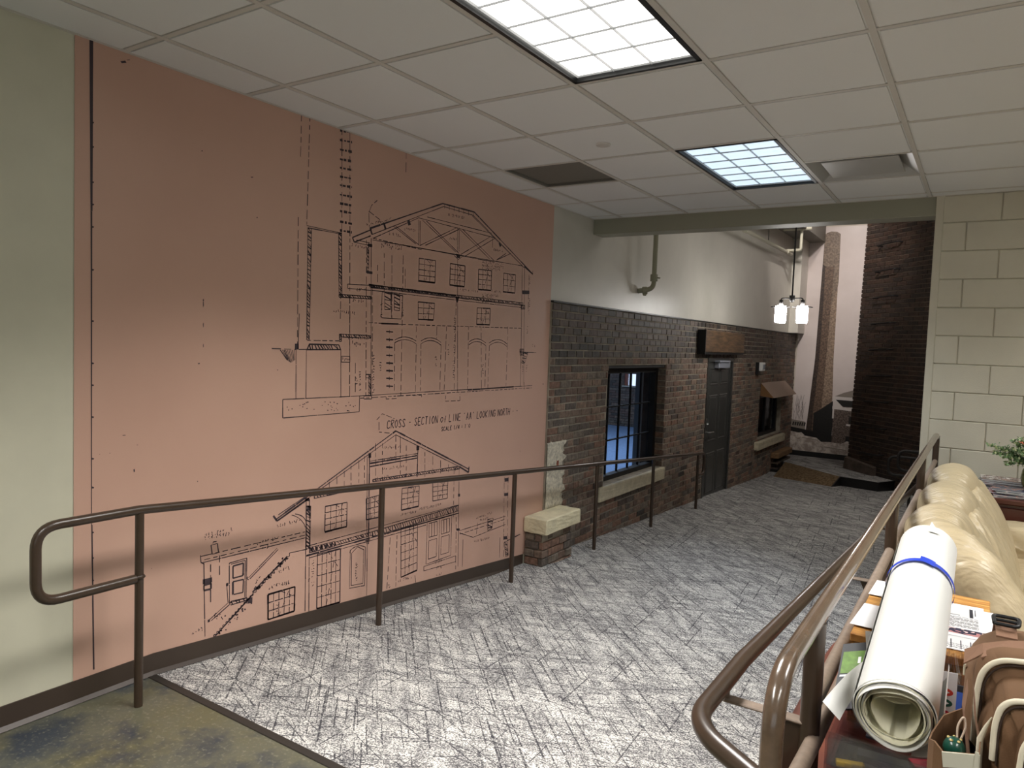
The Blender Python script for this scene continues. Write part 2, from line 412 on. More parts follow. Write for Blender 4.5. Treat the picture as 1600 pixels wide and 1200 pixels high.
def fillet(pts, r, n=6):
    out = [Vector(pts[0])]
    for i in range(1, len(pts) - 1):
        a, b, c = Vector(pts[i - 1]), Vector(pts[i]), Vector(pts[i + 1])
        rr = min(r, (a - b).length * .49, (c - b).length * .49)
        p, q = b + (a - b).normalized() * rr, b + (c - b).normalized() * rr
        out += [(p * (1 - t) ** 2 + b * 2 * t * (1 - t) + q * t * t) for t in [k / n for k in range(n + 1)]]
    out.append(Vector(pts[-1])); return out

# ================================================================== SETTING
XW = -3.144; YB = 6.13; ZL = -0.55
def rz(y):                                   # height of ramp surface at y
    return 0 if y < 1.87 else max(ZL, -(y - 1.87) / 12.1)

# floors
struct('floor', MB().box(-3.3, 4.3, -3.3, 1.84, -.1, 0), M['concrete'])
struct('floor', MB().box(-.28, 4.3, 1.84, 6.4, -.1, 0), M['concrete'])
struct('trim_1', MB().cbox(-3.14, -.28, 1.838, 1.876, -.06, .004, .002), M['strip'])
RE = 1.87 + 0.55 * 12.1
ramp_o = struct('floor_ramp', MB().prism([(1.87, 0), (RE, ZL), (16, ZL), (16, ZL - .12), (1.87, -.12)], -3.16, -.28, 'x'), M['carpet'])
struct('floor_hall', MB().box(-.28, 4.3, 6.4, 16, ZL - .12, ZL), M['carpet'])
# curb face between upper floor and ramp
struct('trim_2', MB().prism([(1.87, 0), (YB, 0), (YB, rz(YB)), ], -.285, -.275, 'x'), M['base'])
# raised platform before the mural wall
struct('platform', MB().prism([(-3.16, 13.98), (-1.9, 12.86), (-1.3, 12.72), (-1.0, 13.3), (-1.0, 16), (-3.16, 16)], ZL, -.40, 'z'), M['carpet'])
struct('trim_3', MB().prism([(-1.9, 12.84), (-1.3, 12.70), (-.98, 13.3), (-1.0, 13.31), (-1.31, 12.725), (-1.9, 12.865)], ZL, -.397, 'z'), M['black'])
tr = thing('entry_ramp', (-2.4, 12.9, ZL), 'small tan carpeted ramp up to the platform below the chimney mural', 'ramp')
MB().add([(-2.95, 12.92, ZL), (-1.98, 12.55, ZL), (-1.88, 12.82, -.395), (-2.95, 13.78, -.395), (-1.88, 12.82, ZL), (-2.95, 13.78, ZL)],
         [(0, 1, 2, 3), (1, 4, 2), (0, 3, 5), (2, 4, 5, 3), (0, 5, 4, 1)]).build('ramp_carpet', M['tan_carpet'], tr)
MB().add([(-1.975, 12.535, ZL), (-1.955, 12.53, ZL), (-1.865, 12.815, -.39), (-1.885, 12.82, -.39), (-1.865, 12.815, ZL), (-1.885, 12.82, ZL)],
         [(0, 1, 2, 3), (1, 4, 2), (0, 3, 5), (2, 4, 5, 3), (0, 5, 4, 1)]).build('edge_strip', M['black'], tr)

# left wall: near part, up to the brick
wl = MB().box(-3.4, XW, -3.3, 5.39, -1, CEIL + .3)
struct('wall_left', wl, M['cream'])
struct('wall_left_upper', MB().box(-3.4, XW, 5.39, 15.3, 1.95, 5.6), M['plaster'])
struct('wall_back', MB().box(-3.4, 4.4, -3.4, -3.2, -.1, 3), M['cream'])
struct('wall_right', MB().box(4.2, 4.4, -3.3, 6.3, -.1, 3), M['cream'])
struct('wall_hall_right', MB().box(3.2, 3.4, 6.3, 16, -.7, 5.7), M['hall_plaster'])
struct('wall_mural', MB().box(-3.5, 3.4, 14.9, 15.1, -.6, 5.7), M['hall_plaster'])
struct('ceiling_hall', MB().box(-3.4, 3.4, 6.1, 15.2, 5.55, 5.7), M['hall_plaster'])
struct('wall_hall_front', MB().box(-3.4, 3.4, 6.15, 6.33, 2.66, 5.6), M['hall_plaster'])
# beam over the opening
struct('beam', MB().cbox(XW, -.30, YB, YB + .2, 2.628, 2.79, .004), M['grey_cream'])
# baseboard along left wall following the ramp
def strip_poly(x0, x1, prof, h):
    mb = MB(); n = len(prof)
    for (ya, za), (yb, zb) in zip(prof, prof[1:]):
        mb.add([(x0, ya, za), (x1, ya, za), (x1, yb, zb), (x0, yb, zb), (x0, ya, za + h), (x1, ya, za + h), (x1, yb, zb + h), (x0, yb, zb + h)],
               [(0, 3, 2, 1), (4, 5, 6, 7), (0, 1, 5, 4), (1, 2, 6, 5), (2, 3, 7, 6), (3, 0, 4, 7)])
    return mb
bb = strip_poly(XW, XW + .006, [(-3.2, 0), (1.87, 0), (5.09, rz(5.09))], .10)
for (ya, za), (yb, zb) in zip([(-3.2, 0), (1.87, 0)], [(1.87, 0), (5.09, rz(5.09))]):
    bb.add([(XW + .006, ya, za + .018), (XW + .006, yb, zb + .018), (XW + .022, yb, zb + .003), (XW + .022, ya, za + .003)], [(0, 3, 2, 1)])
struct('baseboard_left', bb, M['base'])
struct('baseboard_mural', MB().box(-3.13, -1.6, 14.875, 14.9, -.4, -.30), M['black'])
struct('baseboard_right', MB().box(-.36, 4.2, YB - .008, YB, 0, .1), M['base'])

# ceiling: tiles and tees
ceil = struct('ceiling', MB().box(-3.3, 4.3, -3.3, YB + .02, CEIL + .16, CEIL + .2), M['tile'])
gx = [-3.463 + .6096 * i for i in range(14)]; gy = [1.716 - .6096 * 8 + .6096 * i for i in range(17)]
tee = MB()
for x in gx[1:13]: tee.box(x - .012, x + .012, -3.2, YB, CEIL - .001, CEIL + .03)
for y in gy:
    if y > YB: continue
    xs = sorted([XW, 4.2] + [e for x0, y0, p, c in TROFFERS if abs(y - y0 - .6096) < .01 for e in (x0 + .012, x0 + .598)])
    for a, b in zip(xs[::2], xs[1::2]): tee.box(a, b, y - .012, y + .012, CEIL, CEIL + .03)
tee.box(XW, XW + .022, -3.2, YB, CEIL - .002, CEIL + .02); tee.box(XW, 4.2, YB - .022, YB, CEIL - .002, CEIL + .02)
tee.build('ceiling_grid', M['tee'], ceil)
def tile_mesh(w, d):
    bm = MB(); e = .012; h = .006
    bm.box(-w / 2, w / 2, -d / 2, d / 2, 0, .018)
    bm.add([(-w / 2 + e, -d / 2 + e, -h), (w / 2 - e, -d / 2 + e, -h), (w / 2 - e, d / 2 - e, -h), (-w / 2 + e, d / 2 - e, -h),
            (-w / 2 + e, -d / 2 + e, 0), (w / 2 - e, -d / 2 + e, 0), (w / 2 - e, d / 2 - e, 0), (-w / 2 + e, d / 2 - e, 0)],
           [(0, 1, 2, 3), (0, 4, 5, 1), (1, 5, 6, 2), (2, 6, 7, 3), (3, 7, 4, 0)])
    return bm.mesh('ceiling_tile', M['tile'])
tcache = {}
taken = set()
def cell(x, y): return (round((x - gx[0]) / .6096 - .001), round((y - gy[0]) / .6096 - .001))
for x0, y0, p, c in TROFFERS:
    i, j = round((x0 - gx[0]) / .6096), round((y0 - gy[0]) / .6096)
    taken |= {(i, j), (i, j + 1)}
GR = (1, round((4.156 - gy[0]) / .6096)); DF = (4, round((4.766 - gy[0]) / .6096))
taken |= {GR, DF}
for i in range(13):
    for j in range(17):
        if (i, j) in taken: continue
        x0, x1 = max(gx[i], XW + .0), min(gx[i] + .6096, 4.2); y0, y1 = max(gy[j], -3.2), min(gy[j] + .6096, YB)
        if x1 - x0 < .05 or y1 - y0 < .05: continue
        k = (round(x1 - x0, 3), round(y1 - y0, 3))
        if k not in tcache: tcache[k] = tile_mesh(k[0] - .018, k[1] - .018)
        place('ceiling_tile', tcache[k], ((x0 + x1) / 2, (y0 + y1) / 2, CEIL + .004 + .002), ceil)
# return grille
x0, y0 = gx[GR[0]], gy[GR[1]]
g = thing('return_grille', (x0 + .305, y0 + .305, CEIL), 'dark grey perforated return air panel in the ceiling by the salmon wall', 'vent')
MB().box(x0 + .02, x0 + .59, y0 + .02, y0 + .59, CEIL + .02, CEIL + .028).build('perforated_face', M['grille'], g)
fr = MB()
for a in ((x0 + .012, x0 + .03, y0 + .012, y0 + .597), (x0 + .58, x0 + .597, y0 + .012, y0 + .597), (x0 + .03, x0 + .58, y0 + .012, y0 + .03), (x0 + .03, x0 + .58, y0 + .58, y0 + .597)):
    fr.box(a[0], a[1], a[2], a[3], CEIL + .004, CEIL + .02)
fr.build('frame', M['grille'], g)
# plaque diffuser
x0, y0 = gx[DF[0]], gy[DF[1]]
g = thing('air_diffuser', (x0 + .305, y0 + .305, CEIL), 'square metal plaque air diffuser beside the bluish ceiling light', 'vent')
c0 = [(x0 + .014, y0 + .014), (x0 + .596, y0 + .014), (x0 + .596, y0 + .596), (x0 + .014, y0 + .596)]
c1 = [(x0 + .16, y0 + .16), (x0 + .45, y0 + .16), (x0 + .45, y0 + .45), (x0 + .16, y0 + .45)]
MB().add([(a, b, CEIL + .002) for a, b in c0] + [(a, b, CEIL + .10) for a, b in c1], [(0, 1, 5, 4), (1, 2, 6, 5), (2, 3, 7, 6), (3, 0, 4, 7)]).build('cone', M['vent_white'], g)
MB().box(x0 + .16, x0 + .45, y0 + .16, y0 + .45, CEIL + .10, CEIL + .12).build('duct_throat', M['black'], g)
MB().cbox(x0 + .09, x0 + .52, y0 + .09, y0 + .52, CEIL + .008, CEIL + .018, .003).build('plaque', M['vent_white'], g)
for a, b in ((.15, .15), (.46, .15), (.15, .46), (.46, .46)): MB().tube([(x0 + a, y0 + b, CEIL + .018), (x0 + a, y0 + b, CEIL + .09)], .005, 6).build('hanger', M['steel'], g)
# sprinkler cover plate
g = solo('sprinkler_cover', MB().lathe([(.0, -.010), (.040, -.010), (.043, -.006), (.043, 0)], (-1.94, 3.86, CEIL), 28), M['tee'], (-1.94, 3.86, CEIL), 'small round flush cover plate in a ceiling tile between the two lights', 'sprinkler')
# troffers
names = {0: 'warm white recessed ceiling light nearest the camera, twelve of its louvre cells in view', 1: 'bluish recessed louvred ceiling light beside the square air diffuser'}
rest = ['recessed ceiling light above the leather sofa', 'recessed ceiling light above the far end of the sofa', 'recessed ceiling light behind the camera on the left', 'recessed ceiling light behind the camera on the right', 'recessed ceiling light at far right of the lounge']
for k, (x0, y0, p, c) in enumerate(TROFFERS):
    t = thing('ceiling_light', (x0 + .305, y0 + .61, CEIL), names[k] if k < 2 else rest[k - 2], 'ceiling light', 'recessed ceiling lights')
    fr = MB(); X0, X1, Y0, Y1 = x0 + .014, x0 + .596, y0 + .014, y0 + 1.205
    for a in ((X0, X0 + .018, Y0, Y1), (X1 - .018, X1, Y0, Y1), (X0, X1, Y0, Y0 + .018), (X0, X1, Y1 - .018, Y1)): fr.box(a[0], a[1], a[2], a[3], CEIL - .003, CEIL + .024)
    fr.build('frame', M['black'], t)
    MB().box(X0, X1, Y0, Y1, CEIL + .024, CEIL + .034).build('lamp_panel', M['lamp_cool'] if c == COOL else M['lamp_warm'], t)
    if k < 2:
        lx = [X0 + .03 + (X1 - X0 - .06) * i / 3 for i in range(4)]; ly = [Y0 + .03 + (Y1 - Y0 - .06) * i / 6 for i in range(7)]
        for x in lx: MB().prism([(x - .0008, CEIL + .009), (x + .0008, CEIL + .009), (x + .002, CEIL + .019), (x - .002, CEIL + .019)], ly[0], ly[-1], 'y').build('louver_blade', M['louver'], t)
        for y in ly: MB().prism([(y - .0008, CEIL + .012), (y + .0008, CEIL + .012), (y + .0025, CEIL + .019), (y - .0025, CEIL + .019)], lx[0], lx[-1], 'x').build('louver_blade', M['louver'], t)
    t['lamp'] = 'on'

# block wall on the right
wr = struct('wall_block', MB().box(-.362, 4.2, YB + .004, YB + .2, -.6, 2.80), M['block'])
bcache = {}
zc = 1.557 - .2032 * 7
row = 0
ROWS = 14
for r_ in range(ROWS):
    z0 = zc + .2032 * (r_ - 1); z1 = z0 + .2032
    z0c, z1c = max(z0, 0.0), min(z1, CEIL)
    if z1c - z0c < .02: continue
    ph = .029 if r_ % 2 else -.175
    xs = [-.364] + [ph + .4064 * k for k in range(-1, 12) if -.36 < ph + .4064 * k < 4.2] + [4.2]
    for a, b in zip(xs, xs[1:]):
        if b - a < .02: continue
        k = (round(b - a, 3), round(z1c - z0c, 3))
        if k not in bcache: bcache[k] = MB().cbox(-k[0] / 2 + .0015, k[0] / 2 - .0015, 0, .03, .0015, k[1] - .0015, .005).mesh('concrete_block', M['block'])
        place('concrete_block', bcache[k], ((a + b) / 2, YB - .008 + R.uniform(-.0008, .0008), z0c), wr)
struct('trim_4', MB().cbox(-.372, -.32, YB - .014, YB + .205, rz(YB), CEIL, .004), M['block'])

# ------------------------------------------------------------------ brick wall
BX = XW + .024          # brick faces
CO = 2.5 / 37           # course height
win = (6.544, 8.10, .20, 1.403); dor = (9.60, 10.78, ZL, 1.485); win2 = (12.40, 13.98, .13, .86)
YE = 14.9
bw = MB()
def wallrect(y0, y1, z0, z1): bw.box(-3.30, BX - .007, y0, y1, z0, z1)
cuts = [5.39, win[0], win[1], dor[0], dor[1], win2[0], win2[1], YE]
for i, (a, b) in enumerate(zip(cuts, cuts[1:])):
    if i == 1: wallrect(a, b, ZL - .1, win[2]); wallrect(a, b, win[3], 1.95)
    elif i == 3: wallrect(a, b, dor[3], 1.95)
    elif i == 5: wallrect(a, b, ZL - .1, win2[2]); wallrect(a, b, win2[3], 1.95)
    else: wallrect(a, b, ZL - .1, 1.95)
brickwall = struct('wall_brick', bw, M['mortar'])
openings = [win, dor, win2, (5.39, 5.70, .16, .72)]
def cut_spans(y0, y1, z0, z1):
    spans = [(y0, y1)]
    for a, b, c, d in openings:
        if z1 > c + .012 and z0 < d - .012:
            ns = []
            for s0, s1 in spans:
                if s1 <= a or s0 >= b: ns.append((s0, s1)); continue
                if s0 < a: ns.append((s0, a))
                if s1 > b: ns.append((b, s1))
            spans = ns
    return [(a, b) for a, b in spans if b - a > .035]
BL = .2055
bricks = []
ncourse = 37
for c in range(ncourse + 1):
    z0 = ZL + c * CO; z1 = z0 + CO
    if z1 > 1.965: continue
    short = z0 > 1.42
    L = BL * (.76 if short else 1.0)
    y = 5.39 - (L * .5 if c % 2 else 0) - R.uniform(0, .03)
    while y < YE:
        l = L * R.uniform(.9, 1.1) if short else (L if c % 6 else L * .5)
        a, b = max(y, 5.392), min(y + l, YE); y += l
        if b - a < .03: continue
        for s0, s1 in cut_spans(a, b, z0, z1):
            if z0 < rz((s0 + s1) / 2) - CO * .8: continue
            bricks.append((s0, s1, z0, z1))
CAMP = Vector((0, 0, 1.597))
bricks.sort(key=lambda b: -(b[1] - b[0]) / ((Vector((XW, (b[0] + b[1]) / 2, (b[2] + b[3]) / 2)) - CAMP).length) ** 2)
def brick_geo(mb, x, y0, y1, z0, z1, mi, dx=0, depth=.03, j=.005, taper=.003):
    a = dx + R.uniform(-.002, .002); b = dx + R.uniform(-.002, .002)
    y0 += j + R.uniform(-.001, .002); y1 -= j + R.uniform(-.001, .002); z0 += j + R.uniform(0, .002); z1 -= j + R.uniform(0, .001)
    t = taper
    mb.add([(x - depth, y0, z0), (x - depth, y1, z0), (x - depth, y1, z1), (x - depth, y0, z1),
            (x - t + a, y0, z0), (x - t + b, y1, z0), (x - t + b, y1, z1), (x - t + a, y0, z1),
            (x + a, y0 + t, z0 + t), (x + b, y1 - t, z0 + t), (x + b, y1 - t, z1 - t), (x + a, y0 + t, z1 - t)],
           [(0, 4, 7, 3), (1, 2, 6, 5), (0, 1, 5, 4), (3, 7, 6, 2), (4, 5, 9, 8), (5, 6, 10, 9), (6, 7, 11, 10), (7, 4, 8, 11), (8, 9, 10, 11)], mi)
rest_b = MB()
def pickmat(z, y):
    soot = z > 1.42 or (z < .3 and R.random() < .06) or R.random() < (.06 if z > 1.2 else .012)
    return R.randrange(6) + (6 if soot else 0)
ALLB = BR + BRD
vari = {}
for k, (y0, y1, z0, z1) in enumerate(bricks):
    mi = pickmat(z0, y0)
    if k < 290:
        # share a few mesh variants between alike bricks
        key = (round((y1 - y0) / .02), mi, R.randrange(2))
        if key not in vari:
            mb = MB(); brick_geo(mb, 0, -(y1 - y0) / 2, (y1 - y0) / 2, 0, z1 - z0, 0); vari[key] = mb.mesh('brick', ALLB[mi])
        place('brick', vari[key], (BX + R.uniform(-.003, .003), (y0 + y1) / 2, z0), brickwall)
    else:
        brick_geo(rest_b, BX, y0, y1, z0, z1, mi, R.uniform(-.003, .003))
# brick returns in the window reveal (far side)
for c in range(18):
    z0 = win[2] + c * CO
    if z0 + CO > win[3] + .02: break
    w_ = .10 if c % 2 else .07
    rest_b.add([(BX - .10, win[1] - .004, z0 + .005), (BX - .004, win[1] - .004, z0 + .005), (BX - .004, win[1] - .004, z0 + CO - .005), (BX - .10, win[1] - .004, z0 + CO - .005),
                (BX - .10, win[1] + .02, z0 + .005), (BX - .004, win[1] + .02, z0 + .005), (BX - .004, win[1] + .02, z0 + CO - .005), (BX - .10, win[1] + .02, z0 + CO - .005)],
               [(0, 1, 2, 3), (0, 4, 5, 1), (3, 2, 6, 7), (1, 5, 6, 2)], R.randrange(6))
rb = rest_b.build('distant_bricks', ALLB, brickwall); rb['kind'] = 'stuff'
# top ledge of brickwork and sooty course line
struct('trim_5', MB().cbox(XW, BX + .008, 5.392, YE, 1.952, 1.968, .003), M['black'])
# broken plaster patch by blueprint edge
_jag = [.30 + R.uniform(-.035, .03) + (.05 if i % 7 < 3 else 0) for i in range(31)]
def patch(u, v):
    i = int(round(u * 30)); edge = v > .999 or i in (0, 30)
    y = 5.393 + _jag[i] * v; z = .15 + .60 * u + (R.uniform(-.012, .012) if i == 30 else 0)
    return (BX - .012 if edge else BX + .0035 + R.uniform(-.0018, .0018), y, z)
pm = plain('rough_old_plaster', (196, 188, 170), .9, mott=.38, ms=38, bs=.5, bscale=90, bd=.004)
MB().grid(patch, 30, 18).build('plaster_patch', pm, brickwall)
MB().cbox(BX - .02, BX + .006, 5.56, 5.60, .50, .57, .004).build('brick', [brick_mats('red_brick_scrap', [(150, 86, 66)])[0]], brickwall)

# blueprint mural on the left wall
bl = thing('blueprint_mural', (XW, 3.4, 0), 'salmon blueprint wall mural of building cross-section drawings behind the left handrail', 'mural')
MB().add([(XW + .0025, 1.518, .10), (XW + .0025, 1.87, .10), (XW + .0025, 5.388, rz(5.388) + .1), (XW + .0025, 5.388, CEIL - .002), (XW + .0025, 1.518, CEIL - .002)], [(0, 1, 2, 3, 4)]).build('salmon_sheet', M['salmon'], bl)
INK = MB(); RK = random.Random(11)
XI = XW + .0036
_flip = [0]
def seg2(a, b, w):
    (y0, z0), (y1, z1) = a, b
    d = math.hypot(y1 - y0, z1 - z0)
    if d < 1e-5: return
    ny, nz = -(z1 - z0) / d * w / 2, (y1 - y0) / d * w / 2
    INK.quad((XI, y0 - ny, z0 - nz), (XI, y1 - ny, z1 - nz), (XI, y1 + ny, z1 + nz), (XI, y0 + ny, z0 + nz))
def hand(a, b, w, on=.09, gap=.0):
    # slightly uneven hand-inked line; gap > 0 breaks it into dashes
    d = math.hypot(b[0] - a[0], b[1] - a[1]); t = 0
    if d < 1e-4: return
    while t < d:
        l = min(on * RK.uniform(.5, 1.4), d - t)
        p = (a[0] + (b[0] - a[0]) * t / d, a[1] + (b[1] - a[1]) * t / d); q = (a[0] + (b[0] - a[0]) * (t + l) / d, a[1] + (b[1] - a[1]) * (t + l) / d)
        seg2(p, q, w * RK.uniform(.8, 1.55)); t += l + (gap * RK.uniform(.6, 1.5) if gap else (0 if RK.random() < .75 else .004))
def lerp(p, q, t): return (p[0] + (q[0] - p[0]) * t, p[1] + (q[1] - p[1]) * t)
def scribble(a, b):
    d = math.hypot(b[0] - a[0], b[1] - a[1]); ux, uz = (b[0] - a[0]) / d, (b[1] - a[1]) / d; h = .020; t = 0
    while t < d:
        if RK.random() < .14: t += .016; continue
        p = (a[0] + ux * t, a[1] + uz * t)
        for _ in range(2):
            q0 = (p[0] + RK.uniform(0, .010) * ux - uz * RK.uniform(-.1, 1) * h, p[1] + RK.uniform(0, .010) * uz + ux * RK.uniform(-.1, 1) * h)
            q1 = (p[0] + RK.uniform(0, .012) * ux - uz * RK.uniform(-.1, 1) * h, p[1] + RK.uniform(0, .012) * uz + ux * RK.uniform(-.1, 1) * h)
            seg2(q0, q1, .0036)
        t += .016
